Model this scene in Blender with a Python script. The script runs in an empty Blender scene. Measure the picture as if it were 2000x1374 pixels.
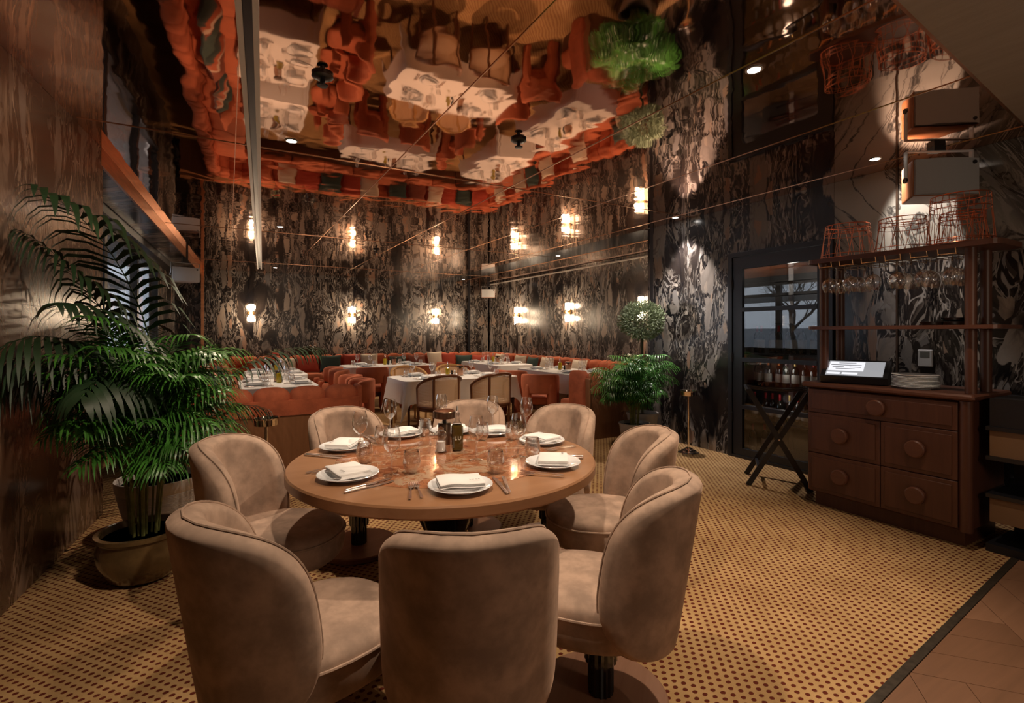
import bpy, math, random
from mathutils import Vector, Matrix
random.seed(7)
PI = math.pi
S = bpy.context.scene
C = S.collection
EYE = 1.4
# ------------------------------------------------------------------ camera, world, exposure
YAW = math.radians(29.45)
cam = bpy.data.cameras.new('camera'); camo = bpy.data.objects.new('camera', cam); C.objects.link(camo)
cam.sensor_width = 36; cam.sensor_fit = 'HORIZONTAL'; cam.lens = 983 / 2000 * 36
cam.shift_y = -37 / 2000; cam.clip_start = 0.02
camo.location = (0, 0, EYE); camo.rotation_euler = (PI / 2, 0, -YAW)
S.camera = camo
S.view_settings.view_transform = 'Standard'; S.view_settings.look = 'None'
S.view_settings.gamma = 1; S.view_settings.use_curve_mapping = False
S.view_settings.exposure = 0.95
S.cycles.caustics_reflective = False; S.cycles.caustics_refractive = False
S.cycles.sample_clamp_indirect = 2.5
S.cycles.max_bounces = 10; S.cycles.transparent_max_bounces = 24
S.cycles.diffuse_bounces = 3; S.cycles.glossy_bounces = 5
S.cycles.use_denoising = True
W = bpy.data.worlds.new('world'); S.world = W; W.use_nodes = True
W.node_tree.nodes['Background'].inputs[0].default_value = (.9, .94, 1, 1)
W.node_tree.nodes['Background'].inputs[1].default_value = 1.7
CEIL = 2.82
WARM = (1, .74, .50)
def spot(x, y, power, size=70, blend=.5, col=(1, .78, .58), z=CEIL - .03, aim=None, rad=.03):
    l = bpy.data.lights.new('spot_lamp', 'SPOT'); l.energy = power; l.color = col
    l.spot_size = math.radians(size); l.spot_blend = blend; l.shadow_soft_size = rad
    o = bpy.data.objects.new('spot_lamp', l); C.objects.link(o); o.location = (x, y, z)
    if aim:
        d = Vector(aim) - Vector((x, y, z)); o.rotation_euler = d.to_track_quat('-Z', 'Y').to_euler()
    return o
def point(x, y, z, power, col=WARM, rad=.05):
    l = bpy.data.lights.new('point_lamp', 'POINT'); l.energy = power; l.color = col; l.shadow_soft_size = rad
    o = bpy.data.objects.new('point_lamp', l); C.objects.link(o); o.location = (x, y, z)
# downlights with fittings (x, y, power, cone, aim)
DOWN = [(2.47, 1.72, 95, 88, (1.9, 2.1, 0)), (.41, 4.04, 60, 85, None), (4.80, 4.41, 95, 75, (4.93, 4.3, 0)),
        (5.3, 7.66, 45, 85, (5.0, 7.5, 0)), (5.46, 12.3, 22, 60, None), (.61, 7.39, 70, 80, None), (.9, 12.1, 25, 70, None),
        (.55, 1.35, 70, 95, (.7, 1.8, 0)), (4.60, 2.12, 30, 85, (5.0, 1.80, 2.25))]
for x, y, p, s, a in DOWN: spot(x, y, p, s, .55, aim=a, col=(1, .91, .84) if x > 4.5 and y < 5 else (1, .78, .58))
spot(2.9, 6.9, 85, 75, .6); spot(2.7, 9.6, 50, 75, .6); spot(4.9, 9.4, 45, 70, .6); spot(.7, 9.3, 40, 70, .6)  # bare spots over the back tables, no fittings modelled
spot(3.4, 1.45, 30, 90, .6); spot(3.0, 4.9, 45, 85, .7); spot(1.1, 3.3, 45, 80, .6)  # no fittings either; the middle one is added to brighten the right booth end
spot(.35, 1.7, 60, 75, .8, aim=(-.92, 3.7, 1.7)); spot(3.9, 4.0, 38, 70, .8, aim=(5.0, 4.6, 1.0), col=(1, .9, .82))  # added spots without fittings, brightening the left wall and the right marble block
point(2.6, -1.3, 1.7, 20, (1, .8, .6), .3)  # added unseen fill behind the camera for the plaster ceiling and chair backs
SCONCES = [(.47, 13.2, 0), (2.75, 13.2, 0), (5.0, 13.2, 0), (6.57, 11.29, 1), (6.57, 9.03, 1), (6.57, 6.76, 1)]

def at(px, py=None, z=0.0, d=None):
    """photo pixel seen at height z (or distance d) -> point on the ground plan"""
    if d is None: d = 983 * (EYE - z) / (py - 650)
    r = (px - 1000) / 983 * d
    return (.4917 * d + .8708 * r, .8708 * d - .4917 * r)
# ------------------------------------------------------------------ materials
MATS = {}
def new_mat(name):
    m = bpy.data.materials.new(name); m.use_nodes = True; MATS[name] = m
    nt = m.node_tree; b = nt.nodes['Principled BSDF']; return m, nt, b
class G:
    """small node-graph helper"""
    def __init__(s, nt): s.nt = nt
    def n(s, t, **k):
        o = s.nt.nodes.new(t)
        for a, v in k.items():
            if a.startswith('i_'):
                kk = a[2:]; kk = int(kk) if kk.isdigit() else kk.replace('_', ' ')
                s.put(o.inputs[kk], v)
            else: setattr(o, a, v)
        return o
    def put(s, sock, v):
        if isinstance(v, bpy.types.NodeSocket): s.nt.links.new(v, sock)
        else: sock.default_value = v
    def m(s, op, a, b=0.0, c=None, clamp=False):
        o = s.nt.nodes.new('ShaderNodeMath'); o.operation = op; o.use_clamp = clamp
        s.put(o.inputs[0], a); s.put(o.inputs[1], b)
        if c is not None: s.put(o.inputs[2], c)
        return o.outputs[0]
    def v(s, op, a, b):
        o = s.nt.nodes.new('ShaderNodeVectorMath'); o.operation = op
        s.put(o.inputs[0], a); s.put(o.inputs[1], b); return o.outputs[0]
    def mix(s, f, a, b):
        o = s.nt.nodes.new('ShaderNodeMix'); o.data_type = 'RGBA'
        s.put(o.inputs[0], f); s.put(o.inputs[6], a); s.put(o.inputs[7], b); return o.outputs[2]
    def ramp(s, f, *st):
        o = s.nt.nodes.new('ShaderNodeValToRGB'); e = o.color_ramp.elements
        while len(e) < len(st): e.new(.5)
        for el, (p, c) in zip(e, st): el.position = p; el.color = (*c, 1) if len(c) == 3 else c
        s.put(o.inputs[0], f); return o.outputs[0]
    def noise(s, vec, scale, detail=4, rough=.5, dist=0.0):
        o = s.nt.nodes.new('ShaderNodeTexNoise'); s.put(o.inputs['Vector'], vec)
        o.inputs['Scale'].default_value = scale; o.inputs['Detail'].default_value = detail
        o.inputs['Roughness'].default_value = rough; o.inputs['Distortion'].default_value = dist
        return o
    def step(s, x, a, b):
        o = s.nt.nodes.new('ShaderNodeMapRange'); s.put(o.inputs[0], x)
        o.inputs[1].default_value = a; o.inputs[2].default_value = b; o.clamp = True
        o.interpolation_type = 'SMOOTHSTEP'; return o.outputs[0]
    def coord(s, kind='Object'): return s.nt.nodes.new('ShaderNodeTexCoord').outputs[kind]
    def bump(s, h, strength, dist=.01):
        o = s.nt.nodes.new('ShaderNodeBump'); s.put(o.inputs['Height'], h)
        o.inputs['Strength'].default_value = strength; o.inputs['Distance'].default_value = dist
        return o.outputs[0]
def plain(name, col, rough=.5, metal=0, bump=0, bscale=60, var=0, vscale=4, sheen=0, coat=0, emit=None, es=0, stretch=None):
    m, nt, b = new_mat(name); g = G(nt)
    b.inputs['Base Color'].default_value = (*col, 1); b.inputs['Roughness'].default_value = rough
    b.inputs['Metallic'].default_value = metal
    if coat: b.inputs['Coat Weight'].default_value = coat; b.inputs['Coat Roughness'].default_value = .08
    if sheen: b.inputs['Sheen Weight'].default_value = sheen; b.inputs['Sheen Roughness'].default_value = .4; b.inputs['Sheen Tint'].default_value = (*[min(1, c * 1.6) for c in col], 1)
    if emit: b.inputs['Emission Color'].default_value = (*emit, 1); b.inputs['Emission Strength'].default_value = es
    co = g.coord()
    if stretch: co = g.v('MULTIPLY', co, stretch)
    if var:
        n = g.noise(co, vscale, 5, .6)
        f = g.step(n.outputs[0], .3, .7)
        nt.links.new(g.mix(f, (*[c * (1 - var) for c in col], 1), (*[min(1, c * (1 + var)) for c in col], 1)), b.inputs['Base Color'])
    if bump:
        n = g.noise(co, bscale, 3, .6); nt.links.new(g.bump(n.outputs[0], bump, .003), b.inputs['Normal'])
    return m
def marble(name, tint=(1, 1, 1), pale=1.0, rough=.2, slant=0.0, light=False, wash=0):
    m, nt, b = new_mat(name); g = G(nt)
    sp = g.n('ShaderNodeSeparateXYZ', i_0=g.coord())
    u = g.m('ADD', sp.outputs[0], g.m('MULTIPLY', sp.outputs[1], .97)); z = sp.outputs[2]
    if slant: u = g.m('ADD', u, g.m('MULTIPLY', z, slant))
    cb = g.n('ShaderNodeCombineXYZ', i_0=u, i_1=0.0, i_2=g.m('MULTIPLY', z, .30)); P = cb.outputs[0]
    w1 = g.noise(P, 2.2, 2, .5).outputs['Color']
    w1 = g.v('MULTIPLY', g.v('SUBTRACT', w1, (.5, .5, .5)), (.75, 0, .35))
    Q = g.v('ADD', P, w1)
    w2 = g.noise(Q, 9, 2, .5).outputs['Color']
    Q2 = g.v('ADD', Q, g.v('MULTIPLY', g.v('SUBTRACT', w2, (.5, .5, .5)), (.05, 0, .07)))
    band = g.step(g.noise(Q, 2.3, 3, .55).outputs[0], .39, .48)
    # fragments: small stretched cells of several greys
    vf = g.n('ShaderNodeTexVoronoi', i_Vector=Q2, i_Scale=42.0, i_Randomness=1.0)
    fs = g.n('ShaderNodeSeparateColor', i_0=vf.outputs['Color'])
    nf = g.noise(Q2, 12, 6, .7, .2).outputs[0]
    vf2 = g.n('ShaderNodeTexVoronoi', i_Vector=Q2, i_Scale=95.0, i_Randomness=1.0)
    f2 = g.n('ShaderNodeSeparateColor', i_0=vf2.outputs['Color'])
    pick = g.m('MAXIMUM', g.m('MULTIPLY', g.step(fs.outputs[1], .42, .5), g.step(vf.outputs['Distance'], .55, .35)), g.m('MULTIPLY', g.step(f2.outputs[1], .55, .6), .8))
    frag = g.m('MULTIPLY', g.m('MULTIPLY', pick, g.step(nf, .38, .50)), band)
    fcol = g.ramp(fs.outputs[0], (0, (.02, .017, .015)), (.45, (.09, .072, .062)), (.8, (.25, .21, .18)), (1, (.48, .42, .36)))
    fine = g.ramp(g.noise(Q2, 5, 3, .5).outputs[0], (.35, (.006, .0055, .007)), (.65, (.028, .021, .018)))
    col = g.mix(frag, fine, fcol)
    # thin bright threads
    t = g.m('ABSOLUTE', g.m('SUBTRACT', g.noise(Q2, 7, 3, .55, .1).outputs[0], .5))
    thr = g.m('MULTIPLY', g.step(t, .014, .003), g.m('MULTIPLY', band, .75))
    col = g.mix(thr, col, (.42, .38, .35, 1))
    # pale stones of two sizes, ragged outlines
    def stones(col, sc_, frac, e0, amt, ragged, mask, pal, ck=.15):
        rag = g.noise(P, sc_ * 2.2, 4, .55).outputs['Color']
        pv = g.v('ADD', g.v('ADD', P, g.v('MULTIPLY', w1, (.6, 0, .5))), g.v('MULTIPLY', g.v('SUBTRACT', rag, (.5, .5, .5)), (ragged * .3 / sc_, 0, ragged * .3 / sc_)))
        vo = g.n('ShaderNodeTexVoronoi', i_Vector=pv, i_Scale=sc_, i_Randomness=1.0, feature='F1')
        ve = g.n('ShaderNodeTexVoronoi', i_Vector=pv, i_Scale=sc_, i_Randomness=1.0, feature='DISTANCE_TO_EDGE')
        c3 = g.n('ShaderNodeSeparateColor', i_0=vo.outputs['Color'])
        k = g.m('MULTIPLY', g.m('GREATER_THAN', c3.outputs[0], 1 - frac), g.step(g.m('SUBTRACT', ve.outputs['Distance'], g.m('MULTIPLY', c3.outputs[2], .12)), e0, e0 + .03))
        if mask is not None: k = g.m('MULTIPLY', k, mask)
        sc = g.ramp(c3.outputs[1], *pal)
        crack = g.step(g.m('ABSOLUTE', g.m('SUBTRACT', g.noise(Q2, 5, 3, .6, .1).outputs[0], .5)), .012, .003)
        sc = g.mix(g.m('MULTIPLY', crack, ck), sc, (.08, .06, .05, 1))
        sc = g.mix(g.m('MULTIPLY', g.step(g.noise(Q2, 14, 6, .7).outputs[0], .45, .7), .4), sc, (.12, .10, .09, 1))
        return g.mix(g.m('MULTIPLY', k, amt), col, sc)
    pal = ((0, (.16, .145, .135)), (.3, (.27, .225, .19)), (.6, (.21, .20, .20)), (.85, (.34, .27, .21)), (1, (.33, .19, .13)))
    col = stones(col, 8.0, .26 * pale, .03, 1, 1.1, band, pal)
    col = stones(col, 3.6, .13 * pale, .05, 1, 1.2, None, pal, .6)
    col = stones(col, 20.0, .28 * pale, .03, .9, 1.0, band, pal)
    if light:
        vn = g.m('ABSOLUTE', g.m('SUBTRACT', g.noise(Q, 4, 6, .6, 1.0).outputs[0], .5))
        lc = g.mix(g.step(vn, .03, .0), (.30, .275, .235, 1), (.05, .045, .04, 1))
        col = g.mix(g.step(g.noise(P, 1.1, 2, .5).outputs[0], .36, .46), col, lc)
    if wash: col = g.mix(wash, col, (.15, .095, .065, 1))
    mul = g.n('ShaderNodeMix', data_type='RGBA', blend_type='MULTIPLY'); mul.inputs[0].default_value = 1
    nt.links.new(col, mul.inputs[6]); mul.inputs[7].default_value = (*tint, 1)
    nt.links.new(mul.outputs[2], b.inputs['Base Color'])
    b.inputs['Roughness'].default_value = rough; b.inputs['Specular IOR Level'].default_value = .4
    return m
def wood(name, c1, c2, rough=.4, axis=2, scale=1.0, coat=0):
    m, nt, b = new_mat(name); g = G(nt)
    st = [22 * scale] * 3; st[axis] = 1.3 * scale
    co = g.v('MULTIPLY', g.coord(), tuple(st))
    n = g.noise(co, 1, 6, .65, .4).outputs[0]
    col = g.ramp(n, (.3, c1), (.7, c2))
    nt.links.new(col, b.inputs['Base Color']); b.inputs['Roughness'].default_value = rough
    if coat: b.inputs['Coat Weight'].default_value = coat; b.inputs['Coat Roughness'].default_value = .15
    nt.links.new(g.bump(n, .12, .002), b.inputs['Normal'])
    return m
def glassy(name, col=(1, 1, 1), base=.035, gain=.65, power=3.0, rough=.0):
    m, nt, b = new_mat(name); g = G(nt); nt.nodes.remove(b)
    lw = g.n('ShaderNodeLayerWeight'); lw.inputs[0].default_value = .5
    f = g.m('ADD', g.m('MULTIPLY', g.m('POWER', lw.outputs['Facing'], power), gain), base, clamp=True)
    tint = g.mix(g.m('POWER', lw.outputs['Facing'], 5.0), (*col, 1), (*[c * .45 for c in col], 1))
    tr = g.n('ShaderNodeBsdfTransparent', i_0=tint); gl = g.n('ShaderNodeBsdfGlossy'); gl.inputs['Roughness'].default_value = rough
    gl.inputs[0].default_value = (1, 1, 1, 1)
    mx = g.n('ShaderNodeMixShader', i_0=f, i_1=tr.outputs[0], i_2=gl.outputs[0])
    nt.links.new(mx.outputs[0], nt.nodes['Material Output'].inputs[0]); return m

M_marble = marble('dark_breccia_marble')
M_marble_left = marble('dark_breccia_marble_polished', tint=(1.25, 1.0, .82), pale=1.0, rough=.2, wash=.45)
M_marble_light = marble('pale_breccia_marble', light=True, slant=-.55)
# copper mirror ceiling with a rippled sheet
m, nt, b = new_mat('copper_mirror'); g = G(nt); M_copper = m
co = g.coord()
n1 = g.noise(co, 2.6, 1.5, .45, .3).outputs[0]; n2 = g.noise(g.v('MULTIPLY', co, (1.0, .6, 1)), 6.5, 1, .4, .5).outputs[0]
h = g.m('ADD', n1, g.m('MULTIPLY', n2, .25))
b.inputs['Base Color'].default_value = (.92, .56, .38, 1); b.inputs['Metallic'].default_value = 1; b.inputs['Roughness'].default_value = .035
nt.links.new(g.bump(h, 1.0, .0034), b.inputs['Normal'])
M_darkmirror = plain('smoked_mirror', (.20, .20, .22), .12, 1)
M_copper_trim = plain('brushed_copper', (.72, .34, .17), .3, 1, var=.15, stretch=(1, 1, 12))
M_seam = plain('copper_bead', (.95, .62, .42), .22, 1)
# carpet: staggered dark red dots on straw yellow
m, nt, b = new_mat('dotted_carpet'); g = G(nt); M_carpet = m
sp = g.n('ShaderNodeSeparateXYZ', i_0=g.coord())
wob = g.noise(g.coord(), 70, 2, .6).outputs['Color']; ws = g.n('ShaderNodeSeparateColor', i_0=wob)
x = g.m('ADD', g.m('MULTIPLY', sp.outputs[0], 1 / .046), g.m('MULTIPLY', ws.outputs[0], .14))
y = g.m('ADD', g.m('MULTIPLY', sp.outputs[1], 1 / .028), g.m('MULTIPLY', ws.outputs[1], .14))
row = g.m('FLOOR', y)
xs = g.m('ADD', x, g.m('MULTIPLY', g.m('MODULO', g.m('ABSOLUTE', row), 2.0), .5))
fx = g.m('MULTIPLY', g.m('SUBTRACT', g.m('FRACT', xs), .5), .046); fy = g.m('MULTIPLY', g.m('SUBTRACT', g.m('FRACT', y), .5), .028)
r2 = g.m('SQRT', g.m('ADD', g.m('MULTIPLY', fx, fx), g.m('MULTIPLY', g.m('MULTIPLY', fy, fy), 1.5)))
dot = g.step(r2, .0122, .0096)
wn = g.noise(g.coord(), 3, 4, .6).outputs[0]
basec = g.mix(g.step(wn, .3, .7), (.36, .215, .09, 1), (.50, .315, .145, 1))
fib = g.noise(g.v('MULTIPLY', g.coord(), (1, 3, 1)), 220, 2, .6).outputs[0]
basec = g.mix(g.m('MULTIPLY', g.step(fib, .4, .7), .35), basec, (.70, .46, .22, 1))
nt.links.new(g.mix(dot, basec, (.115, .022, .012, 1)), b.inputs['Base Color']); b.inputs['Roughness'].default_value = .95
b.inputs['Specular IOR Level'].default_value = .1
nt.links.new(g.bump(fib, .5, .004), b.inputs['Normal'])

M_velvet = plain('taupe_velvet', (.38, .26, .19), .85, 0, bump=.25, bscale=14, var=.28, vscale=9, sheen=.55)
M_rust = plain('rust_boucle', (.42, .105, .045), .9, 0, bump=.7, bscale=160, var=.18, vscale=8, sheen=.5)
M_rust2 = plain('rust_velvet', (.46, .125, .055), .8, 0, bump=.2, bscale=30, var=.15, vscale=5, sheen=.5)
M_rustdk = plain('deep_red_cloth', (.36, .045, .02), .85, sheen=.3, bump=.3, bscale=50)
M_green = plain('dark_green_cloth', (.025, .05, .042), .85, sheen=.3, bump=.3, bscale=50)
M_cream = plain('cream_cloth', (.62, .50, .38), .9, sheen=.2, bump=.3, bscale=60)
M_brownc = plain('brown_cloth', (.20, .055, .03), .85, sheen=.3, bump=.3, bscale=60)
M_linen = plain('white_linen', (.78, .74, .71), .8, bump=.15, bscale=40)
M_napkin = plain('napkin_linen', (.80, .77, .75), .85, bump=.25, bscale=90)
M_china = plain('white_china', (.78, .79, .80), .12, coat=.6)
M_thread = plain('grey_thread', (.22, .21, .21), .8)
M_steel = plain('polished_steel', (.9, .84, .80), .26, 1)
M_chrome = plain('chrome', (.85, .78, .72), .08, 1)
M_brass = plain('aged_brass', (.62, .38, .14), .28, 1)
M_goldwire = plain('pale_gold_wire', (.85, .62, .38), .25, 1)
M_copperwire = plain('copper_wire', (.80, .30, .16), .28, 1)
M_bronze = plain('dark_bronze', (.12, .075, .05), .3, .9)
M_lampcop = plain('burnished_copper_cap', (.42, .24, .16), .28, 1, var=.2, vscale=20)
M_black = plain('black_paint', (.012, .012, .015), .35)
M_blackgloss = plain('black_lacquer', (.008, .007, .007), .12, coat=.5)
M_blackplastic = plain('black_plastic', (.01, .01, .012), .4)
M_white = plain('white_powder_coat', (.66, .64, .62), .4)
M_plaster = plain('grey_beige_plaster', (.30, .25, .20), .9, bump=.6, bscale=40, var=.06, vscale=3, stretch=(8, 1, 1))
M_speakgrey = plain('grey_speaker_cloth', (.42, .415, .42), .9, bump=.3, bscale=300)
M_speakwood = plain('orange_brown_cabinet', (.36, .13, .05), .45, var=.12, vscale=6)
M_walnut = wood('walnut_front', (.066, .021, .011), (.105, .038, .020), .42)
M_walnut_h = wood('walnut_horizontal', (.088, .031, .018), (.135, .052, .030), .38, axis=1)
M_oak = wood('oak_table_rim', (.26, .125, .058), (.34, .175, .088), .32, axis=0, scale=.6, coat=.2)
M_panelwood = wood('booth_back_veneer', (.20, .085, .036), (.27, .12, .055), .4)
M_cane_wood = wood('brown_bentwood', (.13, .045, .018), (.19, .07, .028), .35)
M_blond = wood('blond_bentwood', (.45, .23, .08), (.58, .32, .12), .35)
M_basewood = wood('base_disc_wood', (.22, .105, .06), (.29, .15, .09), .4, axis=0)
M_parquet = [wood('parquet_%s' % n, a, bb, .4, axis=0, scale=.8) for n, a, bb in
             (('tan', (.20, .10, .055), (.27, .14, .08)), ('brown', (.15, .075, .04), (.20, .10, .055)), ('ochre', (.22, .11, .04), (.28, .15, .06)))]
M_strip = plain('dark_threshold_metal', (.07, .055, .04), .45, .6, var=.3, vscale=30)
M_leaf = plain('palm_leaf', (.045, .165, .022), .36, var=.45, vscale=6)
M_leafk = plain('kentia_leaf', (.012, .036, .012), .5, var=.35, vscale=5)
M_olive = plain('olive_leaf', (.19, .23, .13), .5, var=.5, vscale=30)
M_stem = plain('cane_stem', (.16, .17, .05), .5, var=.3, vscale=20)
M_bark = plain('grey_bark', (.09, .07, .05), .9, bump=.5)
M_soil = plain('dark_soil', (.018, .012, .008), .95, bump=1, bscale=80)
M_brownglaze = plain('brown_glazed_clay', (.12, .075, .03), .22, coat=.5, var=.35, vscale=5)
M_whitepot = plain('white_ribbed_clay', (.62, .57, .53), .55)
M_greypot = plain('pale_grey_pot', (.40, .37, .34), .5)
M_oil = glassy('oil_yellow', (.60, .42, .03), .05, .4)
M_oildark = plain('dark_olive_oil', (.05, .032, .003), .1, coat=1)
M_glass = glassy('clear_glass', (.95, .945, .94), .10, 1.0, 1.8)
M_doorglass = glassy('door_glass', (.80, .81, .82), .07, .8, 3)
M_winglass = glassy('window_glass', (.74, .77, .80), .06, .8, 3)
M_bottle = plain('dark_bottle_glass', (.01, .012, .008), .06, coat=1)
M_label = plain('paper_label', (.62, .60, .55), .8)
M_caps = [plain('foil_orange', (.55, .16, .03), .4, .3), plain('foil_red', (.42, .02, .03), .4, .3), plain('foil_gold', (.42, .30, .10), .35, .5), plain('foil_black', (.03, .01, .01), .3, .3)]
M_screen = plain('lit_screen_grey', (.05, .05, .05), .3, emit=(.42, .42, .44), es=.42)
M_screenw = plain('lit_screen_white', (.05, .05, .05), .3, emit=(.8, .8, .85), es=.62)
M_screend = plain('lit_screen_text', (.02, .02, .02), .3, emit=(.12, .12, .13), es=.3)
M_lcd = plain('lcd_green_grey', (.10, .10, .09), .4)
M_bulb = plain('frosted_lamp', (1, .9, .8), .3, emit=(1, .74, .46), es=26)
M_spot = plain('downlight_lens', (1, 1, 1), .3, emit=(1, .93, .85), es=22)
M_fridge = plain('fridge_grey_liner', (.16, .155, .15), .4)
M_fridgelamp = plain('fridge_lamp', (1, 1, 1), .3, emit=(1, .9, .8), es=1.3)
M_beige = plain('beige_drawer_front', (.20, .11, .055), .5)
M_pink = plain('coral_pot', (.62, .16, .12), .4)
M_salt = plain('white_salt', (.8, .78, .75), .9)
M_inlay = None
m, nt, b = new_mat('red_marble_inlay'); g = G(nt); M_inlay = m
co = g.coord(); wv = g.noise(co, 3, 4, .6).outputs['Color']
q = g.v('ADD', co, g.v('MULTIPLY', wv, (.3, .3, 0)))
q = g.v('MULTIPLY', q, (1, 1.7, 1))
n = g.noise(q, 7, 8, .68, 1.4).outputs[0]
c = g.ramp(n, (.28, (.13, .03, .012)), (.42, (.30, .095, .04)), (.52, (.42, .18, .085)), (.62, (.34, .12, .05)), (.75, (.42, .25, .14)))
v = g.m('ABSOLUTE', g.m('SUBTRACT', g.noise(q, 2.4, 5, .6, .8).outputs[0], .5))
c = g.mix(g.step(v, .022, .006), c, (.46, .31, .20, 1))
nt.links.new(c, b.inputs['Base Color']); b.inputs['Roughness'].default_value = .1; b.inputs['Coat Weight'].default_value = .8
# cane webbing: open weave, real holes by a transparent grid
m, nt, b = new_mat('cane_webbing'); g = G(nt); M_web = m
uv = g.n('ShaderNodeSeparateXYZ', i_0=g.coord('UV'))
hx = g.m('ABSOLUTE', g.m('SUBTRACT', g.m('FRACT', uv.outputs[0]), .5)); hy = g.m('ABSOLUTE', g.m('SUBTRACT', g.m('FRACT', uv.outputs[1]), .5))
hole = g.m('LESS_THAN', g.m('ADD', g.m('MULTIPLY', hx, hx), g.m('MULTIPLY', hy, hy)), .048)
b.inputs['Base Color'].default_value = (.80, .53, .32, 1); b.inputs['Roughness'].default_value = .6
tr = g.n('ShaderNodeBsdfTransparent'); mx = g.n('ShaderNodeMixShader', i_0=hole, i_1=b.outputs[0], i_2=tr.outputs[0])
nt.links.new(mx.outputs[0], nt.nodes['Material Output'].inputs[0])
def stripes(name, cols):
    m, nt, b = new_mat(name); g = G(nt)
    sp = g.n('ShaderNodeSeparateXYZ', i_0=g.coord())
    f = g.m('FRACT', g.m('ADD', g.m('MULTIPLY', sp.outputs[0], 2.2), .5))
    o = nt.nodes.new('ShaderNodeValToRGB'); o.color_ramp.interpolation = 'CONSTANT'; e = o.color_ramp.elements
    while len(e) < len(cols): e.new(.5)
    for i, cc in enumerate(cols): e[i].position = i / len(cols); e[i].color = (*cc, 1)
    nt.links.new(f, o.inputs[0]); nt.links.new(o.outputs[0], b.inputs['Base Color']); b.inputs['Roughness'].default_value = .9
    return m
M_patch = stripes('colour_block_cloth', [(.03, .05, .045), (.36, .08, .03), (.5, .36, .27), (.2, .05, .03)])

# ------------------------------------------------------------------ mesh helpers
class MB:
    def __init__(s): s.v = []; s.f = []; s.uv = None
    def add(s, vs, fs, M=None):
        o = len(s.v)
        s.v += [tuple(M @ Vector(p)) if M is not None else tuple(p) for p in vs]
        s.f += [tuple(i + o for i in f) for f in fs]; return s
    def box(s, x0, x1, y0, y1, z0, z1, M=None):
        vs = [(x, y, z) for z in (z0, z1) for y in (y0, y1) for x in (x0, x1)]
        return s.add(vs, [(0, 2, 3, 1), (4, 5, 7, 6), (0, 1, 5, 4), (2, 6, 7, 3), (0, 4, 6, 2), (1, 3, 7, 5)], M)
    def bbox(s, x0, x1, y0, y1, z0, z1, r=.006, M=None):
        """box with chamfered edges"""
        def ring(x0, x1, y0, y1, z, c): return [(x0 + c, y0, z), (x1 - c, y0, z), (x1, y0 + c, z), (x1, y1 - c, z), (x1 - c, y1, z), (x0 + c, y1, z), (x0, y1 - c, z), (x0, y0 + c, z)]
        rs = [ring(x0 + r, x1 - r, y0 + r, y1 - r, z0, r * .5), ring(x0, x1, y0, y1, z0 + r, r), ring(x0, x1, y0, y1, z1 - r, r), ring(x0 + r, x1 - r, y0 + r, y1 - r, z1, r * .5)]
        return s.loft(rs, M)
    def loft(s, rings, M=None, cap=True, closed=True):
        n = len(rings[0]); vs = [p for r in rings for p in r]; fs = []
        for k in range(len(rings) - 1):
            for i in range(n if closed else n - 1):
                j = (i + 1) % n; fs.append((k * n + i, k * n + j, (k + 1) * n + j, (k + 1) * n + i))
        if cap: fs += [tuple(range(n - 1, -1, -1)), tuple((len(rings) - 1) * n + i for i in range(n))]
        return s.add(vs, fs, M)
    def lathe(s, prof, n=24, M=None, cap=True):
        return s.loft([[(r * math.cos(2 * PI * i / n), r * math.sin(2 * PI * i / n), z) for i in range(n)] for r, z in prof], M, cap)
    def cyl(s, r, z0, z1, n=20, M=None, r2=None): return s.lathe([(r, z0), (r2 if r2 is not None else r, z1)], n, M)
    def tube(s, pts, r, n=6, M=None, closed=False, rr=None):
        pts = [Vector(p) for p in pts]; rings = []; up = Vector((0, 0, 1)); N = len(pts); prev = None
        for i, p in enumerate(pts):
            a = pts[(i - 1) % N] if (closed or i) else p; c = pts[(i + 1) % N] if (closed or i < N - 1) else p
            t = (c - a).normalized()
            if prev is None: x = t.orthogonal().normalized()
            else:
                x = prev - t * prev.dot(t); x = x.normalized() if x.length > 1e-6 else t.orthogonal().normalized()
            prev = x; y = t.cross(x); q = rr[i] if rr else r
            rings.append([tuple(p + x * q * math.cos(2 * PI * k / n) + y * q * math.sin(2 * PI * k / n)) for k in range(n)])
        if closed: rings.append(rings[0])
        return s.loft(rings, M, cap=not closed)
    def sellip(s, a, b, c, e1=.5, e2=.5, nu=24, nv=14, f=None, M=None):
        """superellipsoid half sizes a,b,c; e small = boxy; f bends a point"""
        def sg(x, e): return math.copysign(abs(x) ** e, x)
        vs = []; fs = []
        for j in range(nv + 1):
            ph = -PI / 2 + PI * j / nv
            for i in range(nu):
                th = 2 * PI * i / nu
                p = (a * sg(math.cos(ph), e1) * sg(math.cos(th), e2), b * sg(math.cos(ph), e1) * sg(math.sin(th), e2), c * sg(math.sin(ph), e1))
                vs.append(f(*p) if f else p)
        for j in range(nv):
            for i in range(nu):
                k = (i + 1) % nu; fs.append((j * nu + i, j * nu + k, (j + 1) * nu + k, (j + 1) * nu + i))
        return s.add(vs, fs, M)
    def mesh(s, name, mat, smooth=True, angle=40):
        me = bpy.data.meshes.new(name); me.from_pydata(s.v, [], s.f); me.validate(); me.update()
        if smooth:
            me.polygons.foreach_set('use_smooth', [True] * len(me.polygons))
            try: me.set_sharp_from_angle(angle=math.radians(angle))
            except Exception: pass
        me.materials.append(mat); return me
    def build(s, name, mat, parent=None, smooth=True, loc=None, rot=None, angle=40): return link(name, s.mesh(name, mat, smooth, angle), parent, loc, rot)
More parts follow.
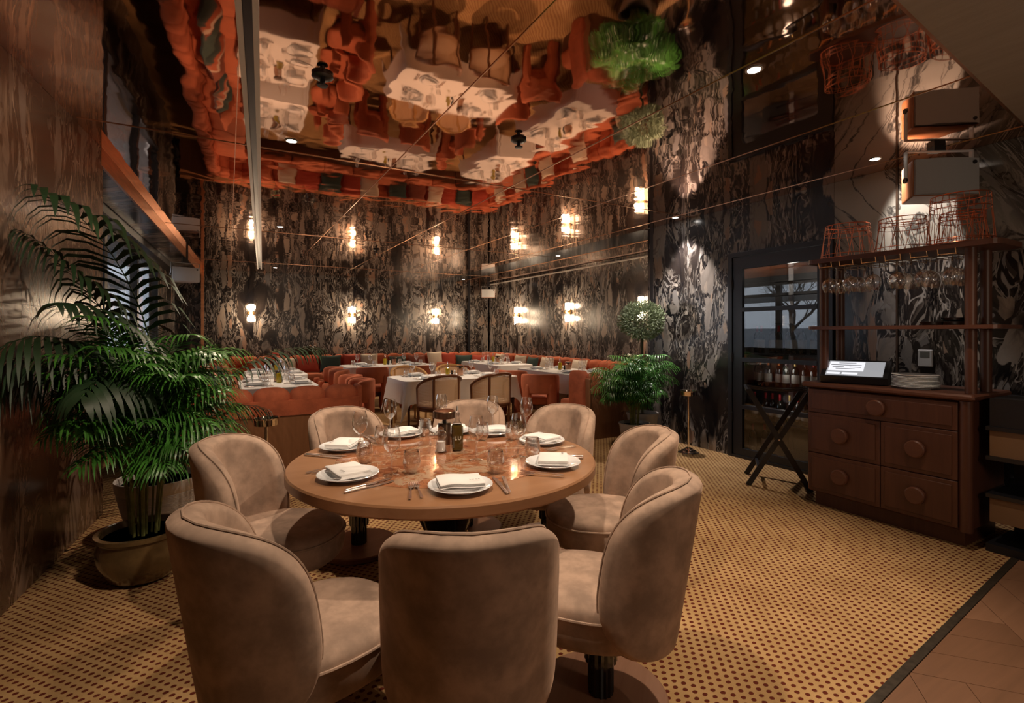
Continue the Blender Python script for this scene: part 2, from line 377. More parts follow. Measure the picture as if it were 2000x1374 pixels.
def link(name, me, parent=None, loc=None, rot=None):
    o = bpy.data.objects.new(name, me); C.objects.link(o)
    if parent: o.parent = parent
    if loc: o.location = loc
    if rot is not None: o.rotation_euler = rot if not isinstance(rot, (int, float)) else (0, 0, rot)
    return o
def tag(o, label=None, cat=None, group=None, kind=None):
    if label: o['label'] = label
    if cat: o['category'] = cat
    if group: o['group'] = group
    if kind: o['kind'] = kind
    return o
def thing(name, label, cat, loc=(0, 0, 0), rz=0, group=None):
    o = bpy.data.objects.new(name, None); o.empty_display_size = .1; C.objects.link(o); o.location = loc
    o.rotation_euler = (0, 0, rz) if isinstance(rz, (int, float)) else rz
    return tag(o, label, cat, group)
KIDS = {}
def dup(root, loc, rz=0, label=None, group=None, scale=None):
    r = root.copy(); C.objects.link(r); r.location = loc
    r.rotation_euler = (0, 0, rz) if isinstance(rz, (int, float)) else rz
    if label: r['label'] = label
    if group: r['group'] = group
    if scale: r.scale = (scale,) * 3
    if root not in KIDS:
        KIDS[root] = [(c, list(c.children)) for c in root.children]
    for ch, gs in KIDS[root]:
        c = ch.copy(); C.objects.link(c); c.parent = r
        for q in gs:
            d = q.copy(); C.objects.link(d); d.parent = c
    return r
class Maker:
    """first placement moves the prototype, later ones copy it"""
    def __init__(s, root): s.root = root; s.used = False; s.group = None
    def place(s, loc, rz=0, label=None, group=None, scale=None):
        if not s.used:
            s.used = True; r = s.root; r.location = loc; r.rotation_euler = (0, 0, rz) if isinstance(rz, (int, float)) else rz
            KIDS[r] = [(c, list(c.children)) for c in r.children]
            if label: r['label'] = label
            if group: r['group'] = group
            if scale: r.scale = (scale,) * 3
            return r
        return dup(s.root, loc, rz, label, group, scale)
def struct(o): o['kind'] = 'structure'; return o
def R(d): return math.radians(d)
def Tm(x, y, z, rz=0): return Matrix.Translation((x, y, z)) @ Matrix.Rotation(rz, 4, 'Z')
def text_mesh(txt, size, mat, name='lettering', spacing=1.0):
    cu = bpy.data.curves.new(name, 'FONT'); cu.body = txt; cu.size = size; cu.extrude = .0003; cu.align_x = 'CENTER'; cu.space_character = spacing; cu.resolution_u = 2
    o = bpy.data.objects.new(name, cu); C.objects.link(o)
    me = bpy.data.meshes.new_from_object(o.evaluated_get(bpy.context.evaluated_depsgraph_get()))
    bpy.data.objects.remove(o); me.materials.clear(); me.materials.append(mat); return me

# ------------------------------------------------------------------ the setting
EDGE = lambda x: 1.0 + .0925 * (x - 2.1)          # line where carpet meets parquet
sub = struct(MB().box(-4, 8, -4, 14, -.2, -.02).build('floor', M_basewood, smooth=False))
cp = MB(); pts = [(-1.7, EDGE(-1.7)), (6.6, EDGE(6.6)), (6.6, 13.3), (-1.7, 13.3)]
cp.loft([[(x, y, -.019) for x, y in pts], [(x, y, 0) for x, y in pts]])
struct(cp.build('floor_carpet', M_carpet, smooth=False))
def clip(poly, f):
    out = []
    for i in range(len(poly)):
        a, b_ = poly[i], poly[(i + 1) % len(poly)]; fa, fb = f(a), f(b_)
        if fa >= 0: out.append(a)
        if fa * fb < 0:
            t = fa / (fa - fb); out.append((a[0] + (b_[0] - a[0]) * t, a[1] + (b_[1] - a[1]) * t))
    return out
pf = struct(MB().box(-1.7, 7, -3, .3, -.0195, -.019).build('floor_parquet', M_basewood, smooth=False))
W0, L0 = .19, .95; k = 0; ang = R(40)
for i in range(-26, 26):
    for j in range(-8, 8):
        for h_ in (0, 1):
            # herringbone cell
            bx = i * W0 + j * L0 ; by = i * W0 - j * L0
            if h_ == 0: q = [(bx, by), (bx + L0, by), (bx + L0, by + W0), (bx, by + W0)]
            else: q = [(bx, by + W0), (bx + W0, by + W0), (bx + W0, by + W0 + L0), (bx, by + W0 + L0)]
            cx = sum(p[0] for p in q) / 4; cy = sum(p[1] for p in q) / 4
            q = [(cx + (p[0] - cx) * (1 - .0012 / abs(p[0] - cx)), cy + (p[1] - cy) * (1 - .0012 / abs(p[1] - cy))) for p in q]
            q = [(3.2 + x * math.cos(ang) - y * math.sin(ang), .4 + x * math.sin(ang) + y * math.cos(ang)) for x, y in q]
            for f in (lambda p: EDGE(p[0]) - .036 - p[1], lambda p: p[1] + .1, lambda p: p[0] - 1.4, lambda p: 5.0 - p[0]):
                q = clip(q, f)
                if len(q) < 3: break
            if len(q) < 3: continue
            area = abs(sum(q[a][0] * q[(a + 1) % len(q)][1] - q[(a + 1) % len(q)][0] * q[a][1] for a in range(len(q)))) / 2
            if area < .002: continue
            mb = MB().loft([[(x, y, -.018) for x, y in q], [(x, y, 0) for x, y in q]])
            mb.build('plank', M_parquet[(i * 3 + j * 5 + h_) % 3], pf, smooth=False); k += 1
st = MB(); sp_ = [(-1.7, EDGE(-1.7) - .034), (6.6, EDGE(6.6) - .034), (6.6, EDGE(6.6)), (-1.7, EDGE(-1.7))]
st.loft([[(x, y, -.018) for x, y in sp_], [(x, y, .004) for x, y in sp_]]); struct(st.build('trim_1', M_strip, smooth=False))

def slab_wall(name, p0, p1, z0, z1, mat, joint=1.25, thick=.04, back=.10, low=None):
    """wall from p0 to p1 (ground plan, room on the left of the direction), clad in slabs"""
    p0 = Vector((*p0, 0)); p1 = Vector((*p1, 0)); t = (p1 - p0); L = t.length; t.normalize(); nrm = Vector((t.y, -t.x, 0))
    def quad(a, b_, o0, o1, za, zb):
        A = p0 + t * a; B = p0 + t * b_
        r = [A + nrm * o0, B + nrm * o0, B + nrm * o1, A + nrm * o1]
        return [[(q.x, q.y, za) for q in r], [(q.x, q.y, zb) for q in r]]
    w = struct(MB().loft(quad(0, L, thick, thick + back, z0, z1 + (.014 if z1 == CEIL else 0))).build(name, M_black, smooth=False))
    n = max(1, round(L / joint)); zs = [z0, min(z1, 2.0 if low else 1.55), z1] if z1 - z0 > 2 else [z0, z1]
    for i in range(n):
        for a, b_ in zip(zs[:-1], zs[1:]):
            MB().loft(quad(L * i / n + .0012, L * (i + 1) / n - .0012, random.uniform(0, .0012), thick - .001, a + .001, b_ - .001)).build('marble_slab', low if (low and a < .1) else mat, w, smooth=False)
    return w
# walls: direction chosen so that the slabs face the room
def W_(name, a, b_, z0, z1, mat, **k): return slab_wall(name, a, b_, z0, z1, mat, **k)
W_('wall_back', (6.6, 13.2), (-1.12, 13.2), 0, CEIL, M_marble)
W_('wall_right', (6.57, 5.08), (6.57, 13.2), 0, CEIL, M_marble)
W_('wall_right_return', (5.0, 5.08), (6.57, 5.08), 0, CEIL, M_marble, back=.06)
W_('wall_right_block', (5.0, 3.79), (5.0, 5.04), 0, CEIL, M_marble, joint=1.3)
W_('wall_right_over_door', (5.0, 2.65), (5.0, 3.79), 2.30, CEIL, M_marble)
W_('wall_right_corner', (5.0, 2.14), (5.0, 2.65), 0, CEIL, M_marble_light, low=M_marble)  # one stone in fact; dark lower row paints in the dimness below the downlight
W_('wall_right_near', (5.0, -.6), (5.0, 2.125), 0, CEIL, M_marble_light, joint=1.35, low=M_marble)  # darker marble again stands in for shade on the bottom slabs
struct(MB().box(4.985, 5.03, 2.125, 2.14, 0, CEIL).build('trim_2', M_bronze, smooth=False))
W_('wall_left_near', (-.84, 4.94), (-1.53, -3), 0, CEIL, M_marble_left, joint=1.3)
struct(MB().box(-1.7, 5.1, -3.1, -3, 0, CEIL).build('wall_front', M_plaster, smooth=False))
struct(MB().box(5.0, 5.1, -3, -.6, 0, CEIL).build('wall_right_front', M_plaster, smooth=False))
def wl(y, off=0): return -1.27 + (y - 4.94) * .0327 + off       # outer window wall line
def bl(y, off=0): return -.84 + (y - 4.94) * .0412 + off         # beam line
WY0, WY1, WZ0, WZ1 = 5.35, 10.9, .98, 2.58
W_('wall_left_end_return', (-1.24, 5.0), (-.86, 5.0), 0, CEIL, M_marble, back=.04)
W_('wall_left_sill', (wl(13.2), 13.2), (wl(4.94), 4.94), 0, WZ0, M_marble)
W_('wall_left_head', (wl(13.2), 13.2), (wl(4.94), 4.94), WZ1, CEIL, M_marble)
W_('wall_left_far', (wl(13.2), 13.2), (wl(WY1), WY1), WZ0, WZ1, M_marble)
W_('wall_left_pier', (wl(WY0), WY0), (wl(4.94), 4.94), WZ0, WZ1, M_marble)
nwin = 3
for i in range(nwin):
    ya = WY0 + (WY1 - WY0) * i / nwin; yb = WY0 + (WY1 - WY0) * (i + 1) / nwin
    sl = math.atan2(wl(yb) - wl(ya), yb - ya)
    M = Matrix.Translation((wl(ya), ya, 0)) @ Matrix.Rotation(-sl, 4, 'Z'); L = (yb - ya) / math.cos(sl)
    mb = MB()
    for a in ((0, .06), (L - .06, L)): mb.box(-.09, .0, a[0], a[1], WZ0, WZ1, M)
    for z in ((WZ0, WZ0 + .06), (WZ1 - .06, WZ1)): mb.box(-.09, .0, .06, L - .06, z[0], z[1], M)
    w = struct(mb.build('window_%d' % (i + 1), M_black, smooth=False))
    MB().box(-.05, -.044, .06, L - .06, WZ0 + .06, WZ1 - .06, M).build('pane', M_winglass, w, smooth=False)
# building and bare trees outside the windows
ob = MB().box(-14, -13, -6, 26, 0, 1.6).build('garden_wall', plain('outside_grey', (.35, .36, .38), .9), smooth=False)
tag(ob, 'grey building seen faintly through the left windows', 'building')
tag(MB().box(-3.8, -1.62, 4, 13, 2.28, 2.36).build('window_awning', M_black, smooth=False), 'unseen dark slab added outside the left windows to block reflected sky', 'awning')  # added slab out of view, cuts the sky mirrored in the cabinet door
for q in range(3):
    tb = MB(); by = 4 + q * 3.4; bx = -6.5 - q * .7
    def branch(p, d, L, r, n):
        pts = [p]; dd = d.copy()
        for s_ in range(4): dd = (dd + Vector((random.uniform(-.22, .22), random.uniform(-.22, .22), random.uniform(-.05, .2)))).normalized(); pts.append(pts[-1] + dd * L / 4)
        tb.tube(pts, r, 5, rr=[r * (1 - .14 * i) for i in range(5)])
        if n:
            for _ in range(4): branch(pts[random.choice((2, 3, 4))], (dd + Vector((random.uniform(-1, 1), random.uniform(-1, 1), random.uniform(-.3, .6)))).normalized(), L * .68, r * .5, n - 1)
    branch(Vector((bx, by, 0)), Vector((0, 0, 1)), 2.0, .12, 4)
    tag(tb.build('bare_tree', M_bark), ['bare tree outside the nearest left window', 'bare tree outside the middle left window', 'bare tree outside the farthest left window'][q], 'tree')
struct(MB().box(-30, -1.75, -20, 40, -.3, -.25).build('ground_outside', plain('outside_paving', (.25, .25, .25), .9), smooth=False))
# ceiling: copper mirror sheets, seam gaps between them
cb = struct(MB().box(-2.2, 7, -3.1, 13.6, CEIL + .012, CEIL + .1).build('ceiling', M_black, smooth=False))
xs_ = [-2.2, .05, 1.22, 2.4, 3.58, 4.76, 5.0]; ys_ = [.3, 4.3, 7.85, 11.4, 13.2]
def panel(q, z=CEIL, m=None, par=None, name='mirror_panel'):
    MB().loft([[(x, y, z) for x, y in q], [(x, y, z + .01) for x, y in q]]).build(name, m or M_copper, par or cb, smooth=False)
for i in range(len(xs_) - 1):
    for j in range(len(ys_) - 1):
        q = [(xs_[i] + .002, ys_[j] + .002), (xs_[i + 1] - .002, ys_[j] + .002), (xs_[i + 1] - .002, ys_[j + 1] - .002), (xs_[i] + .002, ys_[j + 1] - .002)]
        for f in (lambda p: p[1] - EDGE(p[0]) - .03, lambda p: p[0] - (bl(p[1]) if p[1] > 4.94 else -.84 + (p[1] - 4.94) * .087)):
            q = clip(q, f)
            if len(q) < 3: break
        if len(q) >= 3: panel(q)
for a, b_ in ((5.14, 7.85), (7.85, 11.4), (11.4, 13.2)):
    panel([(5.0, a + .002), (5.62, a + .002), (5.62, b_ - .002), (5.0, b_ - .002)], m=M_darkmirror, name='smoked_mirror_panel')
    panel([(5.63, a + .002), (6.56, a + .002), (6.56, b_ - .002), (5.63, b_ - .002)])
q = [(-1.7, -3), (5, -3), (5, EDGE(5)), (-1.7, EDGE(-1.7))]
struct(MB().loft([[(x, y, 2.775) for x, y in q], [(x, y, 2.83) for x, y in q]]).build('ceiling_plaster', M_plaster, smooth=False))
q = [(-1.7, EDGE(-1.7)), (5, EDGE(5)), (5, EDGE(5) + .02), (-1.7, EDGE(-1.7) + .02)]
struct(MB().loft([[(x, y, 2.785) for x, y in q], [(x, y, 2.82) for x, y in q]]).build('trim_3', M_copper_trim, smooth=False))
sm = struct(MB().box(5.618, 5.632, 5.1, 13.15, CEIL - .006, CEIL + .001).build('trim_9', M_copper_trim, smooth=False))
for x in xs_[1:-1]: MB().box(x - .003, x + .003, max(4.9, 0) if x < -.5 else EDGE(x) + .03, 13.15, CEIL - .004, CEIL + .001).build('seam_bead', M_seam, cb, smooth=False)
for y in ys_[1:-1]: MB().box((bl(y) if y > 4.94 else -.89) + .02, 4.99 if y < 5.1 else 6.55, y - .003, y + .003, CEIL - .0045, CEIL + .001).build('seam_bead', M_seam, cb, smooth=False)
# copper beam, soffit and blind box above the windows
struct(MB().loft([[(bl(4.9) - .02, 4.9, z), (bl(4.9), 4.9, z), (bl(13.2), 13.2, z), (bl(13.2) - .02, 13.2, z)] for z in (2.685, 2.819)]).build('trim_4', M_copper_trim, smooth=False))
sf = struct(MB().loft([[(wl(5) , 5, z), (bl(5) - .02, 5, z), (bl(13.2) - .02, 13.2, z), (wl(13.2), 13.2, z)] for z in (2.72, 2.80)]).build('ceiling_soffit', M_black, smooth=False))
for i in range(5):
    a = 5 + 8.2 * i / 5 + .002; b_ = 5 + 8.2 * (i + 1) / 5 - .002
    MB().loft([[(wl(a) + .16, a, z), (bl(a) - .021, a, z), (bl(b_) - .021, b_, z), (wl(b_) + .16, b_, z)] for z in (2.69, 2.721)]).build('soffit_slab', M_marble, sf, smooth=False)
struct(MB().loft([[(wl(5) + .01, 5.01, z), (wl(5) + .15, 5.01, z), (wl(13.19) + .15, 13.19, z), (wl(13.19) + .01, 13.19, z)] for z in (2.60, 2.715)]).build('trim_5', M_black, smooth=False))
struct(MB().box(-.52, -.46, 13.12, 13.195, 0, 2.815).build('trim_6', M_copper_trim, smooth=False))
# twin pale rails of the ceiling track
tr = MB(); p0 = Vector((.0, 1.1)); p1 = Vector((.6, 12.2)); t = (p1 - p0).normalized(); nn = Vector((t.y, -t.x))
trk = thing('ceiling_track', 'long pale twin-rail track running along the copper ceiling', 'track', (0, 0, 0))
for nme, o0, o1, z0, z1, m_ in (('rail', -.045, -.02, 2.775, 2.819, M_white), ('rail', .02, .045, 2.775, 2.819, M_white), ('slot', -.02, .02, 2.80, 2.819, M_black)):
    r = [p0 + nn * o0, p1 + nn * o0, p1 + nn * o1, p0 + nn * o1]
    MB().loft([[(q.x, q.y, z) for q in r] for z in (z0, z1)]).build(nme, m_, trk, smooth=False)
# pale light strip at the head of the right wall, corner pier, back ledge
struct(MB().box(6.53, 6.565, 5.1, 13.0, 2.76, 2.785).build('trim_7', plain('pale_strip', (.55, .5, .45), .4, emit=(1, .8, .6), es=0), smooth=False))
pr = W_('wall_back_pier', (6.53, 12.96), (5.98, 12.96), 0, CEIL, M_marble, joint=.6, back=.16)

# ------------------------------------------------------------------ lamps and ceiling fittings
def make_sconce():
    t = thing('wall_sconce', 'x', 'wall lamp')
    for s in (-1, 1):
        rods = []
        for k in range(7):
            a = PI * k / 6
            x = .085 * math.cos(a); y = -.05 - .06 * math.sin(a)
            MB().cyl(.014, .035 if s > 0 else -.235, .235 if s > 0 else -.035, 8, Tm(x, y, 0)).build('glass_rod', M_glass, t)
        MB().lathe([(.001, .05), (.036, .055), (.04, .12), (.036, .2), (.001, .21)] if s > 0 else [(.001, -.21), (.036, -.2), (.04, -.12), (.036, -.055), (.001, -.05)], 12, Tm(0, -.06, 0)).build('bulb', M_bulb, t)
    MB().sellip(.10, .075, .034, 1, 1, 20, 8, M=Tm(0, -.075, 0)).build('band', M_brass, t)
    MB().box(-.04, .04, -.03, 0, -.05, .05).build('back_plate', M_brass, t)
    return t
mk = Maker(make_sconce())
lb = ['left one of the three glass wall lamps on the back wall', 'middle one of the three glass wall lamps on the back wall', 'right one of the three glass wall lamps on the back wall',
      'glass wall lamp on the right wall nearest the far corner', 'middle glass wall lamp on the right marble wall', 'glass wall lamp on the right wall half hidden by the olive tree']
for (x, y, k), l in zip(SCONCES, lb):
    mk.place((x, y, 1.853), -PI / 2 if k else 0, l, 'glass wall lamps')
    dx, dy = (-.17, 0) if k else (0, -.17)
    point(x + dx, y + dy, 1.99, 9); point(x + dx, y + dy, 1.71, 9)
def make_down():
    t = thing('ceiling_downlight', 'x', 'downlight')
    MB().lathe([(.045, 0), (.045, -.004), (.034, -.004), (.034, 0)], 24).build('rim', M_white, t)
    MB().cyl(.033, -.003, -.001, 20).build('lens', M_spot, t); return t
mk = Maker(make_down())
names = ['bright downlight above the wine cabinet door', 'bright downlight in the copper ceiling beside the pale track', 'downlight washing the dark marble beside the olive tree', 'right small downlight in the smoked mirror strip',
         'left small downlight in the smoked mirror strip', 'small downlight above the left booth, upper of two', 'small downlight above the left booth, lower of two', 'downlight over the round table, out of view', 'downlight above the wire baskets']
for (x, y, *_), l in zip(DOWN, names): mk.place((x, y, 2.818 if y > EDGE(x) else 2.774), 0, l, 'ceiling downlights')
def make_det():
    t = thing('sprinkler_head', 'x', 'sprinkler')
    MB().lathe([(.055, 0), (.058, -.012), (.04, -.022), (.012, -.026)], 20).build('collar', M_black, t)
    MB().lathe([(.012, -.02), (.014, -.05), (.03, -.055), (.028, -.062), (.001, -.064)], 14).build('deflector', M_black, t); return t
mk = Maker(make_det())
for (px, py), l in (((630, 150), 'black ceiling fitting left of centre above the left booth'), ((1013, 275), 'black round ceiling fitting above the right-hand chairs'), ((735, 488), 'small black ceiling fitting above the back table')):
    x, y = at(px, py, 2.8, 983 * 1.41 / (650 - py)); mk.place((x, y, 2.82), 0, l, 'black ceiling fittings')
def speaker(x, y, z, rz, sc, label, grille, side):
    t = thing('wall_speaker', label, 'loudspeaker', (x, y, z), rz, 'bracket speakers')
    w, d, h = .25 * sc, .22 * sc, .15 * sc
    body = [(-w, 0), (w, 0), (w * .62, d * 1.25), (-w * .62, d * 1.25)]
    MB().loft([[(p[0] * k, p[1], zz) for p in body] for zz, k in ((-h, .97), (-h + .012, 1), (h - .012, 1), (h, .97))]).build('cabinet', side, t, smooth=False)
    n = 10; rr = [[(w * (2 * i / n - 1) * .96, -.02 - .03 * (1 - (2 * i / n - 1) ** 2), zz) for i in range(n + 1)] + [(w * .96, 0, zz), (-w * .96, 0, zz)] for zz in (-h * .95, h * .95)]
    MB().loft(rr).build('grille', grille, t, smooth=False)
    MB().cyl(.014, -.004, .004, 14, Tm(w * .78, -.036, h * .72) @ Matrix.Rotation(PI / 2, 4, 'X')).build('badge', M_black, t)
    for s in (-1, 1):
        a = MB(); a.box(s * (w + .004) - .003, s * (w + .004) + .003, d * .25, d * .25 + .035, -.02, h + .08)
        a.build('bracket_arm', M_white, t, smooth=False)
        MB().cyl(.022, -.006, .006, 16, Tm(s * (w + .008), d * .25 + .017, 0) @ Matrix.Rotation(PI / 2, 4, 'Y')).build('knob', M_black, t)
    MB().box(-w - .007, w + .007, d * .25, d * .25 + .035, h + .074, h + .08).build('bracket_bar', M_white, t, smooth=False)
    MB().box(-.04, .04, d * .25, d * .25 + .08, h + .08, CEIL - z - .001).build('ceiling_mount', M_black, t, smooth=False)
    return t
speaker(4.66, 1.68, 2.56, R(-34), .92, 'large grey-fronted loudspeaker with wooden sides above the wire baskets', M_speakgrey, M_speakwood)
speaker(-.62, 10.2, 2.39, R(15), .82, 'small white loudspeaker under the soffit by the left windows', M_white, M_white)
speaker(6.2, 12.3, 2.47, R(-28), .75, 'small cream loudspeaker in the far right corner', M_white, M_speakwood)

# ------------------------------------------------------------------ wine cabinet door in the right wall
dr = struct(MB().box(4.97, 5.06, 2.65, 2.70, 0, 2.295).box(4.97, 5.06, 3.74, 3.79, 0, 2.295).box(4.97, 5.06, 2.70, 3.74, 2.245, 2.295).box(4.97, 5.06, 2.70, 3.74, 0, .03).build('door_1', M_black, smooth=False))
MB().box(4.985, 5.03, 2.705, 2.80, .032, 2.243).box(4.985, 5.03, 3.62, 3.735, .032, 2.243).box(4.985, 5.03, 2.80, 3.62, 2.11, 2.243).box(4.985, 5.03, 2.80, 3.62, .032, .11).build('door_leaf', M_black, dr, smooth=False)
for z in (1.655, 1.10, .573): MB().box(4.98, 5.035, 2.80, 3.62, z - .022, z + .022).build('glazing_bar', M_black, dr, smooth=False)
for a, b_ in ((.11, .551), (.595, 1.078), (1.122, 1.633), (1.677, 2.11)): MB().box(5.005, 5.011, 2.80, 3.62, a, b_).build('pane', M_doorglass, dr, smooth=False)
hd = MB().cyl(.011, .95, 1.65, 12, Tm(4.935, 2.735, 0)).build('door_handle', M_black, dr)
for z in (1.05, 1.55): MB().cyl(.008, 0, .05, 8, Matrix.Translation((4.935, 2.735, z)) @ Matrix.Rotation(PI / 2, 4, 'Y')).build('handle_post', M_black, dr)
for z in (.45, 1.12, 1.95): MB().cyl(.012, z - .05, z + .05, 10, Tm(4.975, 3.742, 0)).build('hinge', M_black, dr)
fr = thing('wine_fridge', 'tall dark wine cabinet with shelves of bottles behind the glazed door', 'fridge', (5.07, 2.68, 0))
MB().box(.0, .62, 0, 1.08, 0, .02).box(.60, .62, 0, 1.08, .02, 2.27).box(0, .6, 0, .02, .02, 2.27).box(0, .6, 1.06, 1.08, .02, 2.27).box(0, .6, .02, 1.06, 2.25, 2.27).build('shell', M_fridge, fr, smooth=False)
SH = (.42, .80, 1.17)
for z in (.06,) + SH: MB().box(.03, .58, .03, 1.05, z - .012, z).build('shelf', M_black, fr, smooth=False)
for yy in (.28, .72):
    lad = MB().box(.50, .52, yy, yy + .05, .02, 2.25)
    lad.build('upright', M_white, fr, smooth=False)
for k in range(9): MB().box(.44, .5, .2, .9, 1.5 + k * .08, 1.505 + k * .08).build('bottle_rail', M_black, fr, smooth=False) if k % 2 == 0 else None
MB().box(.02, .05, .05, 1.03, 2.235, 2.248).build('light_strip', M_fridgelamp, fr, smooth=False)
point(5.25, 3.2, 2.1, 1.2, (1, .9, .8)); point(5.14, 3.2, 1.02, .35, (1, .9, .8)); point(5.14, 3.2, .7, .25, (1, .9, .8))  # inside the wine cabinet; the lower two are bare points without a fitting
def make_bottle(cap):
    t = thing('wine_bottle', 'x', 'bottle')
    MB().lathe([(.001, .0), (.036, .001), (.038, .01), (.038, .19), (.030, .215), (.015, .235), (.0135, .25)], 16).build('body', M_bottle, t)
    MB().lathe([(.0145, .235), (.015, .30), (.0155, .305), (.001, .306)], 12).build('foil_cap', M_caps[cap], t)
    MB().lathe([(.0387, .06), (.0387, .15)], 16, cap=False).build('paper_label', M_label, t); return t
bm = [Maker(make_bottle(i)) for i in range(4)]
capn = ['orange', 'red', 'gold', 'black']; shn = ['floor shelf', 'lowest', 'second', 'upper']
for si, z in enumerate((.06,) + SH):
    if si == 0: caps = [1, 1, 3]
    elif si == 1: caps = [1, 1, 1, 1, 2, 1, 2, 3, 3]
    elif si == 2: caps = [0, 0, 0, 0, 3, 2, 3, 1, 0, 3]
    else: caps = [1, 1, 3, 1, 3, 2, 3, 2, 2, 3]
    for i, c_ in enumerate(caps):
        y = 2.68 + 1.0 - .095 * i - .05 + random.uniform(-.008, .008)
        bm[c_].place((5.07 + random.choice((.12, .16, .2)), y, z + .0005), random.uniform(0, 6), 'wine bottle with %s foil cap, %s from the left on the %s cabinet shelf' % (capn[c_], ['first', 'second', 'third', 'fourth', 'fifth', 'sixth', 'seventh', 'eighth', 'ninth', 'tenth'][i], ['bottom', 'lower', 'middle', 'upper'][si]), 'bottles on the %s cabinet shelf' % ['bottom', 'lower', 'middle', 'upper'][si])

# ------------------------------------------------------------------ waiter station
HX, HY0, HY1 = 4.13, 1.37, 2.41
cab = thing('sideboard', 'dark walnut waiter station with large round knobs by the right wall', 'sideboard', (HX, HY0, 0))
D_ = .60; Wd = HY1 - HY0
MB().bbox(.02, D_, .0, Wd, .11, .955, .012).build('body', M_walnut, cab, smooth=False)
MB().box(.07, D_ - .03, .04, Wd - .04, 0, .11).build('plinth', M_walnut, cab, smooth=False)
MB().bbox(-.02, D_ + .01, -.035, Wd + .03, .96, 1.0, .012).build('counter_top', M_walnut_h, cab, smooth=False)
MB().cyl(.035, .11, .955, 16, Tm(.03, .02, 0)).build('corner_post', M_walnut, cab)
def drawer(y0, y1, z0, z1, ky, kz, nm):
    d = MB().bbox(-.002, .019, y0, y1, z0, z1, .003).build(nm, M_walnut, cab, smooth=False)
    fr_ = MB(); e = .028
    fr_.bbox(-.010, -.001, y0 + e, y1 - e, z0 + e, z1 - e, .002).build('raised_panel', M_walnut, d, smooth=False)
    k = MB().lathe([(.001, 0), (.05, .0), (.06, .006), (.06, .026), (.052, .032), (.001, .033)], 28, Matrix.Translation((-.008, ky, kz)) @ Matrix.Rotation(-PI / 2, 4, 'Y'))
    k.build('knob', M_walnut_h, d, angle=30)
mid = .50
zt = (.125, .385, .395, .665, .675, .80, .945)
drawer(.055, Wd - .02, .76, .945, Wd / 2 + .0, .85, 'drawer')
drawer(.055, mid - .003, .435, .754, .28, .60, 'drawer'); drawer(mid + .003, Wd - .02, .435, .754, .77, .60, 'drawer')
drawer(.055, mid - .003, .125, .429, .28, .28, 'drawer'); drawer(mid + .003, Wd - .02, .125, .429, .77, .28, 'drawer')
hut = thing('shelf_rack', 'brown open shelf rack with round posts standing on the waiter station', 'shelf', (HX, HY0, 1.0))
def rshelf(z0, z1, name):
    pts = []; x0, x1, y0, y1, r = -.0, .42, -.15, Wd + .0, .05
    for cx, cy, a0 in ((x1 - r, y1 - r, 0), (x0 + r, y1 - r, 90), (x0 + r, y0 + r, 180), (x1 - r, y0 + r, 270)):
        for k in range(5): a = R(a0 + 22.5 * k); pts.append((cx + r * math.cos(a), cy + r * math.sin(a)))
    return MB().loft([[(x, y, z) for x, y in pts] for z in (z0, z1)]).build(name, M_walnut_h, hut, smooth=False)
rshelf(.955, .99, 'upper_shelf'); rshelf(.425, .45, 'lower_shelf')
for x, y in ((.10, .02), (.34, .02), (.10, Wd - .09), (.34, Wd - .09)): MB().cyl(.032, 0.001, .955, 18, Tm(x, y, 0)).build('post', M_walnut, hut)
rails = []
for k in range(6):
    y = .06 + k * .155
    a = MB(); 
    for s in (0, .095): a.tube([(-.015, y + s, .955), (-.005, y + s, .915), (.38, y + s, .915), (.39, y + s, .955)], .003, 6)
    a.tube([(-.01, y + .0, .918), (-.01, y + .095, .918)], .003, 6)
    a.build('glass_rail', M_goldwire, hut)
# hanging glasses
GP = [(.001, 0), (.034, .0), (.036, .002), (.012, .006), (.0045, .012), (.004, .085), (.010, .094), (.030, .108), (.040, .130), (.042, .150), (.038, .180), (.032, .205)]
def glass_mesh(prof, n=20, name='bowl'):
    return MB().lathe(prof, n, cap=False).mesh(name, M_glass, angle=180)
hg = thing('wine_glass', 'x', 'glass')
link('bowl', glass_mesh([(.008, .088), (.030, .098), (.048, .120), (.053, .145), (.050, .175), (.038, .205)]), hg)
link('stem', glass_mesh([(.037, .0), (.030, .002), (.012, .005), (.0045, .012), (.004, .085), (.010, .094)], 14), hg)
hgm = Maker(hg)
for k in range(6):
    nn_ = 1 if k == 3 else 3
    for j in range(nn_):
        y = HY0 + .06 + k * .155 + .0475
        hgm.place((HX + .055 + j * .108 + .0, y, 1.924), (PI, 0, 0), '%s wine glass hanging upside down on the %s rail from the left' % (['front', 'second', 'third'][j] if nn_ > 1 else 'only', ['last', 'fifth', 'fourth', 'third', 'second', 'first'][k]), 'glasses hanging from the shelf rack')
# wire baskets
def wire_basket(x, y, z, rt, rb, h, label, seed, tilt=0):
    random.seed(seed); t = thing('wire_basket', label, 'basket', (x, y, z), tilt, 'copper wire baskets')
    def ring(r, zz, w=.003): return MB().tube([(r * math.cos(2 * PI * i / 28), r * math.sin(2 * PI * i / 28), zz + .004) for i in range(28)], w, 5, closed=True)
    for i, zz in enumerate((0, .03, h * .72, h * .86, h - .006)):
        r = rb + (rt - rb) * zz / h; ring(r, zz, .0035 if i in (0, 4) else .0025).build('hoop', M_copperwire, t)
    w = MB(); n = 26
    for i in range(n):
        a = 2 * PI * i / n; a2 = a + (2 * PI / n if i % 2 else -2 * PI / n) * random.uniform(.5, 1.6)
        w.tube([(rb * math.cos(a), rb * math.sin(a), .003), (rt * math.cos(a2), rt * math.sin(a2), h - .003)], .0018, 4)
    w.build('wire_lattice', M_copperwire, t)
ZS = 1.99
